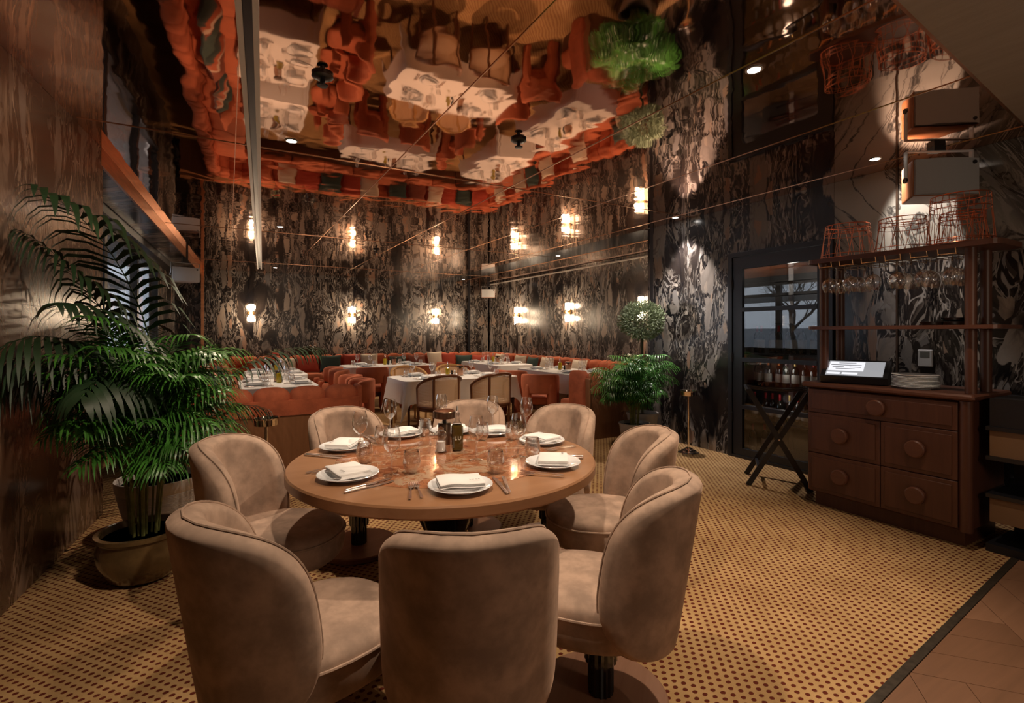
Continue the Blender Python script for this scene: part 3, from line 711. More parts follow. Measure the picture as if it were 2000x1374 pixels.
wire_basket(HX + .21, 2.20, ZS, .150, .185, .27, 'copper wire basket upturned on the left end of the top shelf', 1)
wire_basket(HX + .21, 1.82, ZS, .140, .170, .25, 'copper wire basket upturned in the middle of the top shelf', 2)
wire_basket(HX + .17, 1.47, ZS, .155, .180, .33, 'tall dark copper wire basket at the right end of the top shelf', 3)
wire_basket(HX + .20, 1.47, ZS, .115, .135, .22, 'smaller wire basket nested inside the right-hand one', 4)
# terminal, thermostat, plates, bits
pos = thing('till_terminal', 'black touch-screen till terminal on the waiter station', 'till', (HX + .20, 2.13, 1.0), R(-72))
# local: x across, y away from the viewer
def wedge(mb, x0, x1, pts): return mb.loft([[(x0, y, z) for y, z in pts], [(x1, y, z) for y, z in pts]])
wedge(MB(), -.17, .17, [(-.12, .006), (-.14, .05), (.06, .155), (.09, .15), (.09, .0), (-.10, .0)]).build('housing', M_blackplastic, pos, smooth=False)
sa = math.atan2(.105, .20); SM = Matrix.Translation((0, -.14, .0505)) @ Matrix.Rotation(sa, 4, 'X')
def scr(name, x0, x1, y0, y1, mat, lift=.001): MB().box(x0, x1, y0, y1, 0, lift, SM).build(name, mat, pos, smooth=False)
scr('screen', -.145, .145, .015, .205, M_screen, .001)
scr('screen_window', -.138, .045, .075, .195, M_screenw, .0016); scr('screen_window', -.06, .02, .03, .055, M_screenw, .0016); scr('screen_window', -.14, -.07, .03, .055, M_screenw, .0016)
for i, (a, b_, yy) in enumerate(((-.09, 0, .175), (-.13, .03, .148), (-.12, -.06, .122), (-.03, .03, .122), (-.1, .0, .098))): scr('screen_text', a, b_, yy, yy + .007, M_screend, .002)
pos.scale = (1.28, 1.15, 1.15)
th = thing('thermostat', 'grey wall thermostat above the stack of plates', 'thermostat', (4.998, 1.93, 1.12))
MB().bbox(-.02, 0, -.05, .05, 0, .14, .005).build('case', M_speakgrey, th, smooth=False)
MB().box(-.0215, -.02, -.032, .032, .075, .125).build('display', M_lcd, th, smooth=False)
def plate_prof(r=.133): return [(.001, .004), (r * .58, .004), (r * .60, 0), (r * .64, 0), (r * .66, .006), (r * .97, .018), (r, .021), (r * .985, .0235), (r * .68, .012), (r * .62, .008), (.001, .0075)]
PLATE = MB().lathe(plate_prof(), 40).mesh('plate', M_china, angle=50)
PLATE_S = MB().lathe([(a, b_) for a, b_ in plate_prof(.14)], 32).mesh('plate', M_china, angle=50)
for i in range(10):
    o = link('dinner_plate', PLATE_S, loc=(HX + .16 + random.uniform(-.002, .002), 1.72 + random.uniform(-.002, .002), 1.0005 + i * .0088))
    o.scale = (1, 1, .8) if i < 9 else (1, 1, 1)
    tag(o, 'white dinner plate, topmost of the stack on the waiter station' if i == 9 else 'white plate, %s from the top of the stack on the waiter station' % ['', 'second', 'third', 'fourth', 'fifth', 'sixth', 'seventh', 'eighth', 'ninth', 'tenth'][9 - i], 'plate', 'stack of plates on the waiter station')
for i, (y, z, l) in enumerate(((1.62, 1.4505, 'black tray lying on the middle shelf, left one'), (1.50, 1.4505, 'black tray at the bottom of the pair on the middle shelf'), (1.50, 1.477, 'black tray at the top of the pair on the middle shelf'))):
    t = MB().lathe([(.001, 0), (.07, 0), (.08, .012), (.085, .025), (.08, .024), (.068, .006), (.001, .006)], 28).build('round_tray', M_blackgloss, loc=(HX + .2, y, z)); tag(t, l, 'tray', 'black trays on the middle shelf')
# service cart beside it
ct = thing('service_cart', 'low dark cart with beige curved drawers at the far right', 'cart', (4.24, .93, 0))
def rbox(mb, x0, x1, y0, y1, z0, z1, r):
    pts = []
    for cx, cy, a0, rr in ((x1, y1, 0, 0), (x0, y1, 90, 0), (x0 + r, y0 + r, 180, r), (x1, y0, 270, 0)):
        if rr == 0: pts.append((cx, cy)); continue
        for k in range(6): a = R(a0 + 18 * k); pts.append((cx + rr * math.cos(a), cy + rr * math.sin(a)))
    return mb.loft([[(x, y, z) for x, y in pts] for z in (z0, z1)])
for z0, z1 in ((.0, .05), (.345, .37), (.585, .61), (.775, .80)): rbox(MB(), 0, .42, 0, .39, z0, z1, .10).build('shelf', M_black, ct, smooth=False)
for z0, z1 in ((.19, .345), (.61, .775)): rbox(MB(), .015, .41, .02, .375, z0 + .001, z1 - .001, .09).build('drawer', M_beige, ct, smooth=False)
MB().box(.412, .42, .02, .37, .051, .98).build('back_panel', M_black, ct, smooth=False)
rbox(MB(), .015, .37, .02, .375, .8, .98, .09).build('upper_bin', M_black, ct, smooth=False)
# tray stand
ts = thing('tray_stand', 'black folding X-leg tray stand in front of the wine cabinet door', 'stand', (4.44, 2.86, 0), R(-52))
for k, yo in enumerate((-.17, .22)):
    for s in (-1, 1):
        a = MB(); p = Vector((-s * .25, yo + s * .012, 0)); q_ = Vector((s * .25, yo + s * .012, .88)); d = (q_ - p).normalized(); sd = Vector((d.z, 0, -d.x)) * .022; th_ = Vector((0, .009, 0))
        a.add([p - sd - th_, p + sd - th_, p + sd + th_, p - sd + th_, q_ - sd - th_, q_ + sd - th_, q_ + sd + th_, q_ - sd + th_], [(0, 3, 2, 1), (4, 5, 6, 7), (0, 1, 5, 4), (1, 2, 6, 5), (2, 3, 7, 6), (3, 0, 4, 7)])
        a.build('leg', M_black, ts, smooth=False)
    MB().cyl(.008, -.03, .03, 10, Matrix.Translation((0, yo, .44)) @ Matrix.Rotation(PI / 2, 4, 'X')).build('pivot_bolt', M_steel, ts)
for s in (-1, 1): MB().box(s * .25 - .02, s * .25 + .02, -.20, .25, .865, .885).build('top_bar', M_black, ts, smooth=False)
for yo in (-.11, .02, .15): MB().tube([(-.25, yo, .888), (-.1, yo, .872), (.1, yo, .872), (.25, yo, .888)], .006, 6).build('strap', M_black, ts)
for s in (-1, 1): MB().box(s * .16 - .012, s * .16 + .012, -.17, .22, .145, .17).build('stretcher', M_black, ts, smooth=False)
# floor-standing steel coolers
def make_cooler():
    t = thing('bucket_stand', 'x', 'stand')
    MB().lathe([(.001, 0), (.115, 0), (.118, .008), (.09, .02), (.085, .03), (.05, .042), (.045, .055), (.02, .065), (.001, .065)], 32).build('base', M_chrome, t, angle=25)
    MB().cyl(.014, .06, .66, 16).build('pole', M_copperwire if 0 else M_chrome, t)
    MB().lathe([(.001, .66), (.06, .66), (.088, .668), (.092, .715), (.098, .722), (.098, .727), (.088, .722), (.08, .675), (.001, .668)], 32).build('bowl', M_chrome, t, angle=30); return t
mk = Maker(make_cooler())
mk.place((.265, 4.43, 0), 0, 'steel bowl stand before the booth back, right of the two', 'steel bowl stands')
mk.place((-.04, 4.40, 0), 0, 'steel bowl stand half behind the palm leaves, left of the two', 'steel bowl stands')
mk.place((4.67, 4.09, 0), 0, 'steel bowl stand alone beside the dark marble wall', 'steel bowl stands')

# ------------------------------------------------------------------ banquettes
def fillet(pts, rs):
    out = [Vector(pts[0])]
    for i in range(1, len(pts) - 1):
        p, a, b_ = Vector(pts[i]), Vector(pts[i - 1]), Vector(pts[i + 1]); r = rs[i - 1]
        u = (a - p).normalized(); v = (b_ - p).normalized(); half = u.angle(v) / 2; d = r / math.tan(half)
        c = p + (u + v).normalized() * r / math.sin(half); s_ = p + u * d; e = p + v * d
        a0 = math.atan2(*(s_ - c).yx); a1 = math.atan2(*(e - c).yx); da = (a1 - a0 + PI) % (2 * PI) - PI
        for k in range(13): t = a0 + da * k / 12; out.append(c + Vector((math.cos(t), math.sin(t))) * r)
    out.append(Vector(pts[-1])); return out
def arc(path):
    L = [0]
    for a, b_ in zip(path[:-1], path[1:]): L.append(L[-1] + (b_ - a).length)
    return L
def samp(path, L, s):
    s = max(0, min(L[-1] - 1e-6, s))
    for i in range(len(L) - 1):
        if L[i + 1] > s: break
    t = (path[i + 1] - path[i]).normalized(); return path[i] + t * (s - L[i]), t
def sweep(path, L, s0, s1, prof, step=.12):
    n = max(1, int((s1 - s0) / step)); rings = []
    for k in range(n + 1):
        s = s0 + (s1 - s0) * k / n; p, t = samp(path, L, s); p0_, t0 = samp(path, L, s - .08); p1_, t1 = samp(path, L, s + .08)
        t = (t0 + t1).normalized(); nn = Vector((t.y, -t.x))       # towards the room
        rings.append([(p.x + nn.x * o, p.y + nn.y * o, z) for o, z in prof])
    return MB().loft(rings)
CH = MB().sellip(.172, .105, .125, .75, .6, 24, 14).sellip(.166, .085, .20, .35, .5, 16, 10, M=Tm(0, -.01, -.21)).mesh('back_channel', M_rust, angle=180)
CHS = MB().sellip(.152, .09, .125, .45, .55, 16, 10).sellip(.150, .08, .20, .35, .5, 14, 10, M=Tm(0, -.01, -.21)).mesh('back_channel', M_rust, angle=180)
SEAT = MB().sellip(.335, .29, .085, .3, .25, 20, 8).mesh('seat_cushion', M_rust2, angle=180)
def banquette(label, pts, rs, chs=CH, cw=.33, rear=False, seats=True):
    path = fillet(pts, rs); L = arc(path); t = thing('banquette', label, 'banquette', (0, 0, 0), 0, 'rust channelled banquettes')
    n = round(L[-1] / cw)
    for k in range(n):
        s = L[-1] * (k + .5) / n; p, tn = samp(path, L, s); nn = Vector((tn.y, -tn.x))
        o = link('back_channel', chs, t, (p.x + nn.x * .075, p.y + nn.y * .075, .745), math.atan2(tn.y, tn.x) + PI); o.scale = (L[-1] / n / cw, 1, 1)
    if seats:
        m_ = round(L[-1] / .66)
        for k in range(m_):
            s = L[-1] * (k + .5) / m_; p, tn = samp(path, L, s); nn = Vector((tn.y, -tn.x))
            o = link('seat_cushion', SEAT, t, (p.x + nn.x * .44, p.y + nn.y * .44, .385), math.atan2(tn.y, tn.x)); o.scale = (L[-1] / m_ / .66, 1, 1)
    sweep(path, L, 0, L[-1], [(.16, .0), (.64, .0), (.66, .05), (.66, .30), (.16, .30)]).build('seat_base', M_walnut, t)
    sweep(path, L, 0, L[-1], [(-.03, .60), (.05, .60), (.05, .75), (-.03, .745)]).build('back_band', M_rust, t)
    sweep(path, L, 0, L[-1], [(-.02 if rear else .0, .0), (.05, .0), (.05, .69), (-.02 if rear else .0, .69)]).build('back_panel', M_panelwood, t, smooth=False)
    return t, path, L
bq1, pth1, L1 = banquette('rust booth in the left corner with its wood back towards the round table', [(1.18, 5.31), (-.66, 5.31), (-.50, 8.9)], [.5], rear=True)
bq2, pth2, L2 = banquette('rust channelled bench along the left windows and the back wall', [(-.50, 8.92), (-.36, 12.85), (5.2, 12.85)], [.7])
bq3, pth3, L3 = banquette('rust channelled bench curving round the right corner along the right wall', [(5.22, 12.85), (6.40, 12.85), (6.40, 8.0)], [1.0])
bq4, pth4, L4 = banquette('rust booth on the right ending in a tall padded arm by the green plants', [(6.40, 7.98), (6.40, 5.22), (4.12, 5.22)], [.5], rear=True)
for bq, y0_, x_ in ((bq1, 5.31, 1.18), (bq4, 5.22, 4.12)):
    s_ = 1 if x_ < 2 else -1
    if s_ > 0: MB().bbox(x_ - .015, x_ + .03, y0_ - .02, y0_ + .20, .0, .86, .012).build('end_panel', M_rust, bq)
    else:
        MB().bbox(x_ - .03, x_ + .02, y0_ - .02, y0_ + .14, .0, .80, .012).build('end_panel', M_panelwood, bq, smooth=False)
        MB().sellip(.075, .16, .445, .3, .45, 20, 16, M=Tm(x_ - .02, y0_ + .22, .447)).build('padded_arm', M_rust, bq, angle=180)
# ledge behind the back bench
struct(MB().box(-.9, 5.9, 12.86, 13.19, 0, .80).build('trim_8', M_panelwood, smooth=False))
# pillows
PIL = {}
def pillow(x, y, z, rz, tilt, sx, sz, mat, label, roll=0):
    key = (round(sx, 2), round(sz, 2), mat.name)
    if key not in PIL:
        def f(a, b_, c_): k = 1 - .10 * (1 - (a / sx) ** 2) * 0; return (a * (1 - .12 * (1 - abs(c_ / sz)) * (abs(a) / sx) ** 4), b_ , c_ * (1 - .10 * (1 - abs(a / sx)) ))
        vs = MB(); n = 14; g_ = {}
        for side in (-1, 1):
            for i in range(n + 1):
                for j in range(n + 1):
                    u = 2 * i / n - 1; w = 2 * j / n - 1
                    th_ = .075 * ((1 - u * u) * (1 - w * w)) ** .42
                    px = sx * u * (1 - .09 * (1 - w * w)); pz = sz * w * (1 - .09 * (1 - u * u))
                    g_[side, i, j] = len(vs.v); vs.v.append((px, side * th_, pz))
            for i in range(n):
                for j in range(n):
                    q = (g_[side, i, j], g_[side, i + 1, j], g_[side, i + 1, j + 1], g_[side, i, j + 1]); vs.f.append(q if side < 0 else q[::-1])
        PIL[key] = vs.mesh('throw_pillow', mat, angle=180)
    o = link('throw_pillow', PIL[key], None, (x, y, z), (R(tilt), R(roll), rz)); tag(o, label, 'pillow', 'throw pillows on the banquettes'); return o
ZP = .47
bk = 12.50
for x, mt, sx, sz, l in ((.62, M_rust2, .26, .17, 'flat rust pillow at the left end of the back bench'), (1.18, M_cream, .20, .18, 'small cream pillow behind the far booth glasses'), (1.62, M_rustdk, .26, .19, 'deep red pillow left of the green one'),
                         (2.12, M_green, .25, .20, 'dark green pillow on the back bench above the left booth chairs'), (2.62, M_rustdk, .23, .21, 'deep red pillow leaning beside the blue-white one'), (3.02, M_cream, .23, .21, 'cream pillow left of the long back table'),
                         (3.75, M_green, .22, .17, 'dark green pillow behind the glasses of the long back table'), (4.25, M_brownc, .24, .18, 'brown pillow in the middle of the back bench')):
    pillow(x, bk, ZP + sz, 0, -14, sx, sz, mt, l)
for (x, y, a, mt, sx, sz, l) in ((4.72, 12.45, 5, M_cream, .22, .22, 'tall cream pillow right of the brown one'), (5.1, 12.48, 0, M_rustdk, .22, .20, 'red pillow beside the tall cream one'), (5.5, 12.35, -15, M_green, .23, .17, 'green pillow near the far right corner'),
                                 (5.82, 12.05, -45, M_rustdk, .22, .17, 'red pillow in the far right corner'), (6.0, 11.3, -90, M_cream, .25, .2, 'cream pillow behind the corner table, far one'), (6.02, 10.3, -90, M_cream, .26, .2, 'cream pillow behind the corner table, near one'),
                                 (6.02, 9.75, -90, M_green, .23, .19, 'dark green pillow between two cream ones on the right bench'), (6.02, 9.15, -90, M_cream, .25, .2, 'cream pillow right of the green one on the right bench'),
                                 (6.02, 8.0, -90, M_cream, .24, .2, 'cream pillow behind the right-hand table'), (6.02, 6.75, -90, M_green, .24, .19, 'green pillow behind the cream one near the padded arm'), (5.88, 6.45, -85, M_cream, .27, .15, 'cream pillow nearest the padded arm')):
    pillow(x, y, ZP + sz, R(a), -14, sx, sz, mt, l)
for i, (x, y, a, mt, sx, sz, rl, l) in enumerate(((-.20, 6.55, 78, M_patch, .24, .22, 8, 'colour-block pillow nearest in the left booth'), (-.17, 6.95, 88, M_green, .23, .22, -6, 'dark green pillow in the left booth'), (-.14, 7.35, 84, M_patch, .24, .23, 5, 'colour-block pillow in the middle of the left booth'),
                                             (-.12, 7.8, 90, M_brownc, .24, .21, -8, 'brown pillow in the left booth'), (-.08, 8.3, 86, M_patch, .25, .24, 6, 'tall colour-block pillow towards the back of the left bench'), (-.05, 8.8, 90, M_green, .23, .2, 0, 'green pillow farthest back on the left bench'), (.0, 9.4, 84, M_rust2, .24, .21, 0, 'rust pillow farthest back on the left bench'))):
    pillow(x, y, ZP + sz, R(a), -16, sx, sz, mt, l, rl)
# small potted plant and dark vase on the ledge
x, y = .98, 13.02
sp1 = thing('potted_succulent', 'tiny plant in a coral pot on the ledge behind the left booth', 'plant', (x, y, .8005))
MB().lathe([(.001, 0), (.06, 0), (.075, .13), (.068, .13), (.055, .02), (.001, .02)], 20).build('pot', M_pink, sp1); MB().cyl(.066, .02, .115, 16).build('soil', M_soil, sp1)
mb = MB()
for k in range(40):
    a = random.uniform(0, 6.28); e = random.uniform(.2, 1.4); d = Vector((math.cos(a) * math.cos(e), math.sin(a) * math.cos(e), math.sin(e))); s_ = d.orthogonal().normalized() * .014; p = Vector((0, 0, .11)); L_ = random.uniform(.08, .14)
    mb.add([p, p + d * L_ * .5 + s_, p + d * L_, p + d * L_ * .5 - s_], [(0, 1, 2, 3)])
tag(mb.build('foliage', M_olive, sp1), kind='stuff')
vs_ = thing('black_vase', 'black glossy bobbled vase on the ledge behind the left booth', 'vase', (1.72, 13.02, .8005))
MB().lathe([(.001, 0), (.07, 0), (.13, .08), (.15, .17), (.12, .26), (.06, .30), (.05, .31), (.001, .31)], 24).build('body', M_blackgloss, vs_)
for k in range(30):
    a = k * 2.4; z = .03 + .25 * k / 30; r = .055 + .1 * math.sin(PI * (z / .32))
    MB().sellip(.035, .035, .035, 1, 1, 10, 6, M=Tm(r * math.cos(a), r * math.sin(a), z + .01)).build('bobble', M_blackgloss, vs_)

# ------------------------------------------------------------------ chairs
def bend(Rr):
    def f(x, y, z): a = x / Rr; q = Rr + y; return (q * math.sin(a), -q * math.cos(a), z)
    return f
def make_velvet():
    t = thing('velvet_chair', 'x', 'chair')
    # seat: front is +y ; circle centre at the origin
    MB().sellip(.252, .285, .095, .42, .85, 36, 14, M=Tm(0, .10, .385)).build('seat', M_velvet, t, angle=180)
    pts = [(.255 * math.copysign(abs(math.cos(a)) ** .85, math.cos(a)), .10 + .288 * math.copysign(abs(math.sin(a)) ** .85, math.sin(a)), .425) for a in [2 * PI * i / 40 for i in range(40)]]
    MB().tube(pts, .005, 6, closed=True).build('seat_piping', M_velvet, t)
    Rr = .222
    def f(x, y, z):
        zz = z - .0; taper = 1 - .10 * max(0, -z / .33) ** 2
        q = bend(Rr)(x * taper, y, z); lean = -.05 * (z / .33)
        return (q[0], q[1] + lean, q[2] + .575)
    mb = MB()
    # pad outline is a superellipse in the (arc, height) plane, thin across
    nu, nv = 88, 14
    # fill faces with concentric rings so that the bend is smooth
    full = []
    for sc_ in (.02, .12, .22, .32, .42, .52, .62, .71, .79, .85): full.append([(x * sc_ / 1, -.05, z * sc_) for x, _, z in [(.36 * math.copysign(abs(math.cos(2 * PI * i / nu)) ** .68, math.cos(2 * PI * i / nu)), 0, .305 * math.copysign(abs(math.sin(2 * PI * i / nu)) ** .68, math.sin(2 * PI * i / nu))) for i in range(nu)]])
    mid_ = []
    for j in range(1, nv):
        a = -PI / 2 + PI * j / nv; s_ = .90 + .10 * math.cos(a); yy = .05 * math.sin(a)
        mid_.append([(.36 * s_ * math.copysign(abs(math.cos(2 * PI * i / nu)) ** .68, math.cos(2 * PI * i / nu)), yy, .305 * s_ * math.copysign(abs(math.sin(2 * PI * i / nu)) ** .68, math.sin(2 * PI * i / nu))) for i in range(nu)])
    back_ = [[(x, .05, z) for x, _, z in r] for r in full[::-1]]
    allr = [[f(*p) for p in r] for r in full + mid_ + back_]
    MB().loft(allr).build('backrest', M_velvet, t, angle=180)
    pp = [f(*[c_ * 1.0 for c_ in (.3635 * math.copysign(abs(math.cos(a)) ** .68, math.cos(a)), .006, .308 * math.copysign(abs(math.sin(a)) ** .68, math.sin(a)))]) for a in [2 * PI * i / 60 for i in range(60)]]
    MB().tube(pp, .0035, 5, closed=True).build('back_piping', M_velvet, t)
    n = 32; fl = [[((r + (.004 if i % 2 else 0)) * math.cos(2 * PI * i / n), .05 + (r + (.004 if i % 2 else 0)) * math.sin(2 * PI * i / n), z) for i in range(n)] for r, z in ((.045, .035), (.045, .15), (.058, .155), (.058, .30))]
    MB().loft(fl).build('column', M_blackgloss, t, smooth=False)
    MB().lathe([(.001, .0), (.245, .0), (.25, .006), (.25, .028), (.244, .034), (.001, .034)], 48, Tm(0, .05, 0)).build('base', M_basewood, t, angle=30)
    return t
TX, TY = .985, 2.44
mk = Maker(make_velvet())
# circle centre in camera-plan terms (to the right, away) and the way each chair faces (degrees)
VC = [((-.13, 1.56), 96, 'taupe velvet barrel chair nearest the viewer, its back filling the lower middle'),
      ((-.725, 1.60), 45, 'taupe velvet barrel chair at the near left of the round table'),
      ((-1.22, 2.46), -2, 'taupe velvet barrel chair on the left, before the booth back'),
      ((-1.03, 3.30), -42, 'taupe velvet chair behind the round table at far left'),
      ((-.32, 3.62), -95, 'taupe velvet chair behind the table centre, mostly hidden by the oil bottle'),
      ((.275, 3.42), -128, 'taupe velvet chair behind the round table at far right'),
      ((.57, 2.70), 184, 'taupe velvet chair on the right whose whole seat and inner back show'),
      ((.385, 1.90), 160, 'taupe velvet barrel chair at the near right with its disc base in view')]
for (r_, d_), a_, l in VC:
    mk.place((.4917 * d_ + .8708 * r_, .8708 * d_ - .4917 * r_, .001), R(a_) - YAW - PI / 2, l, 'velvet chairs around the round table', )
def make_rust():
    t = thing('rust_chair', 'x', 'chair')
    MB().sellip(.235, .24, .075, .5, .7, 28, 10, M=Tm(0, .06, .40)).build('seat', M_rust2, t, angle=180)
    MB().lathe([(.20, .26), (.21, .33)], 24, Tm(0, .05, 0)).build('seat_frame', M_walnut, t)
    Rr = .25
    MB().sellip(.40, .045, .145, .35, .35, 40, 10, f=lambda x, y, z: (lambda q: (q[0], q[1], q[2] + .645))(bend(Rr)(x, y, z))).build('backrest', M_rust2, t, angle=180)
    for s in (-1, 1):
        a = s * R(47)
        MB().sellip(.075, .042, .325, .35, .4, 20, 14, M=Matrix.Translation((Rr * math.sin(a), -Rr * math.cos(a), .326)) @ Matrix.Rotation(a, 4, 'Z')).build('leg', M_rust2, t, angle=180)
        a = s * R(118)
        MB().sellip(.060, .038, .30, .35, .4, 20, 14, M=Matrix.Translation((Rr * math.sin(a), -Rr * math.cos(a) + .0, .301)) @ Matrix.Rotation(a, 4, 'Z')).build('leg', M_rust2, t, angle=180)
    return t
mk = Maker(make_rust())
RC = [(1.42, 6.75, 90, 'rust chair on the right side of the left booth table, nearest'), (1.42, 7.45, 90, 'rust chair on the right side of the left booth table, second'), (1.46, 8.55, 90, 'rust chair on the right side of the left booth table, third'), (1.50, 9.3, 90, 'rust chair on the right side of the left booth table, farthest'),
      (2.25, 9.1, 0, 'rust chair with its back to the viewer at the left of the long back table'), (3.05, 9.1, 0, 'rust chair at the long back table hidden behind the cane chairs'),
      (4.08, 6.36, -38, 'rust chair by the right-hand table showing its open lower back'), (4.10, 7.25, -55, 'rust chair partly hidden beside the right cane chair'), (4.0, 8.75, -90, 'rust chair at the corner table, near one'), (4.0, 9.7, -90, 'rust chair at the corner table, far one')]
for x, y, a, l in RC: mk.place((x, y, .001), R(a), l, 'rust upholstered chairs')
def make_cane(wd):
    t = thing('cane_chair', 'x', 'chair')
    Rr = .285
    def top(a): return .66 + .19 * max(0, math.cos(a * .88)) ** .7
    A = R(100)
    pts = [(Rr * math.sin(a), -Rr * math.cos(a), top(a)) for a in [-A + 2 * A * i / 32 for i in range(33)]]
    MB().tube(pts, .019, 8).build('top_rail', wd, t)
    pb = [(Rr * .98 * math.sin(a), -Rr * .98 * math.cos(a), .44) for a in [-A + 2 * A * i / 24 for i in range(25)]]
    MB().tube(pb, .014, 8).build('lower_rail', wd, t)
    for a in (-A, -R(38), R(38), A):
        MB().tube([(Rr * math.sin(a) * k, -Rr * math.cos(a) * k, z) for k, z in ((.90, .0), (.96, .40), (1, top(a)))], .018, 8).build('leg' if abs(a) == A else 'back_leg', wd, t)
    for a0, a1 in ((-A, -R(38)), (-R(38), R(38)), (R(38), A)):
        n, mrows = 10, 6; me_ = MB(); uvs = []
        for j in range(mrows + 1):
            for i in range(n + 1):
                a = a0 + (a1 - a0) * i / n; z = .44 + (top(a) - .44) * j / mrows; me_.v.append((Rr * math.sin(a), -Rr * math.cos(a), z)); uvs.append((a * Rr / .0155, z / .0155))
        for j in range(mrows):
            for i in range(n): k = j * (n + 1) + i; me_.f.append((k, k + 1, k + n + 2, k + n + 1))
        me = me_.mesh('cane_panel', M_web, angle=180); ul = me.uv_layers.new()
        for lp in me.loops: ul.data[lp.index].uv = uvs[lp.vertex_index]
        link('cane_panel', me, t)
    MB().sellip(.255, .25, .04, .5, .75, 28, 8, M=Tm(0, .02, .445)).build('seat', M_cream, t, angle=180)
    MB().tube([(.25 * math.cos(a), .02 + .25 * math.sin(a), .40) for a in [2 * PI * i / 24 for i in range(24)]], .02, 6, closed=True).build('seat_frame', wd, t)
    return t
mk = Maker(make_cane(M_cane_wood))
mk.place((2.42, 6.25, .001), R(4), 'brown cane barrel chair with its back to the viewer, left of the pair', 'brown cane chairs')
mk.place((3.16, 6.22, .001), R(10), 'brown cane barrel chair with its back to the viewer, right of the pair', 'brown cane chairs')
mk = Maker(make_cane(M_blond))
mk.place((2.50, 7.72, .001), R(180), 'blond cane chair behind the cane-chair table, left one', 'blond cane chairs')
mk.place((3.25, 7.72, .001), R(176), 'blond cane chair behind the cane-chair table, right one', 'blond cane chairs')

# ------------------------------------------------------------------ tables
rt = thing('round_table', 'large round wooden dining table with a red marble inlaid top', 'table', (TX, TY, 0))
TR = .765; TZ = .76
MB().lathe([(.001, .705), (TR - .012, .705), (TR, .715), (TR, TZ - .008), (TR - .006, TZ), (.56, TZ), (.001, TZ)], 96).build('table_top', M_oak, rt, angle=35)
MB().lathe([(.001, TZ + .0004), (.545, TZ + .0004), (.545, TZ + .001), (.001, TZ + .001)], 72).build('marble_inlay', M_inlay, rt, angle=30)
MB().lathe([(.001, .0), (.30, .0), (.30, .02), (.24, .06), (.13, .30), (.10, .36), (.13, .42), (.24, .66), (.28, .704), (.001, .704)], 40).build('pedestal', M_blackgloss, rt, angle=30)
MB().lathe([(.105, .345), (.115, .36), (.105, .375)], 32, cap=False).build('brass_band', M_brass, rt)
ZT = TZ + .0015
def cloth(mb, cx, cy, hx, hy, z, drop, corner):
    n = 96; rings = []
    def pt(i):   # square perimeter, corners dense
        a = 2 * PI * i / n; e = .14; c_, s_ = math.cos(a), math.sin(a)
        return hx * math.copysign(abs(c_) ** e, c_), hy * math.copysign(abs(s_) ** e, s_), (abs(c_) * abs(s_) * 2) ** 9
    rows = 10
    rings.append([(cx + pt(i)[0] * .001, cy + pt(i)[1] * .001, z) for i in range(n)])
    rings.append([(cx + pt(i)[0] * .97, cy + pt(i)[1] * .97, z) for i in range(n)])
    for j in range(rows + 1):
        t = j / rows; ring = []
        for i in range(n):
            x, y, k = pt(i); D = drop + corner * k; a = 2 * PI * i / n
            flare = .012 + t * (.035 + .09 * k) + .014 * t * math.sin(i * 1.25 + cx * 7) * (1 - .6 * k)
            L_ = math.hypot(x, y); ring.append((cx + x + x / L_ * flare, cy + y + y / L_ * flare, z - (.006 if j == 0 else .006 + D * t)))
        rings.append(ring)
    return mb.loft(rings, cap=False)
def rect_table(cx, cy, hx, hy, label, clabel, drop=.33, corner=.22):
    t = thing('dining_table', label, 'table', (cx, cy, 0), 0, 'rectangular tables under cloths')
    MB().box(-hx + .05, hx - .05, -hy + .05, hy - .05, .715, .752).build('table_top', M_walnut, t, smooth=False)
    for sx in (-1, 1):
        for sy in (-1, 1): MB().lathe([(.014, 0), (.025, .715)], 10, Tm(sx * (hx - .06), sy * (hy - .06), 0)).build('leg', M_walnut, t)
    c_ = cloth(MB(), cx, cy, hx, hy, .7575, drop, corner).build('tablecloth', M_linen, angle=60); tag(c_, clabel, 'tablecloth', 'white tablecloths')
TABS = dict(T1a=(.55, 7.12, .42, .62), T1b=(.66, 8.95, .42, .62), T2=(2.78, 9.95, .86, .42), T3=(2.90, 6.92, .86, .46), T4=(4.98, 9.55, .42, .88), T5=(4.98, 7.02, .42, .90))
TN = dict(T1a='near table of the left booth', T1b='far table of the left booth', T2='long back table', T3='cane-chair table', T4='corner table at the far right', T5='right-hand table')
for k in TABS: rect_table(*TABS[k], 'dark-legged %s under a white cloth' % TN[k], 'white cloth draped over the %s' % TN[k], drop=.30, corner=.24)

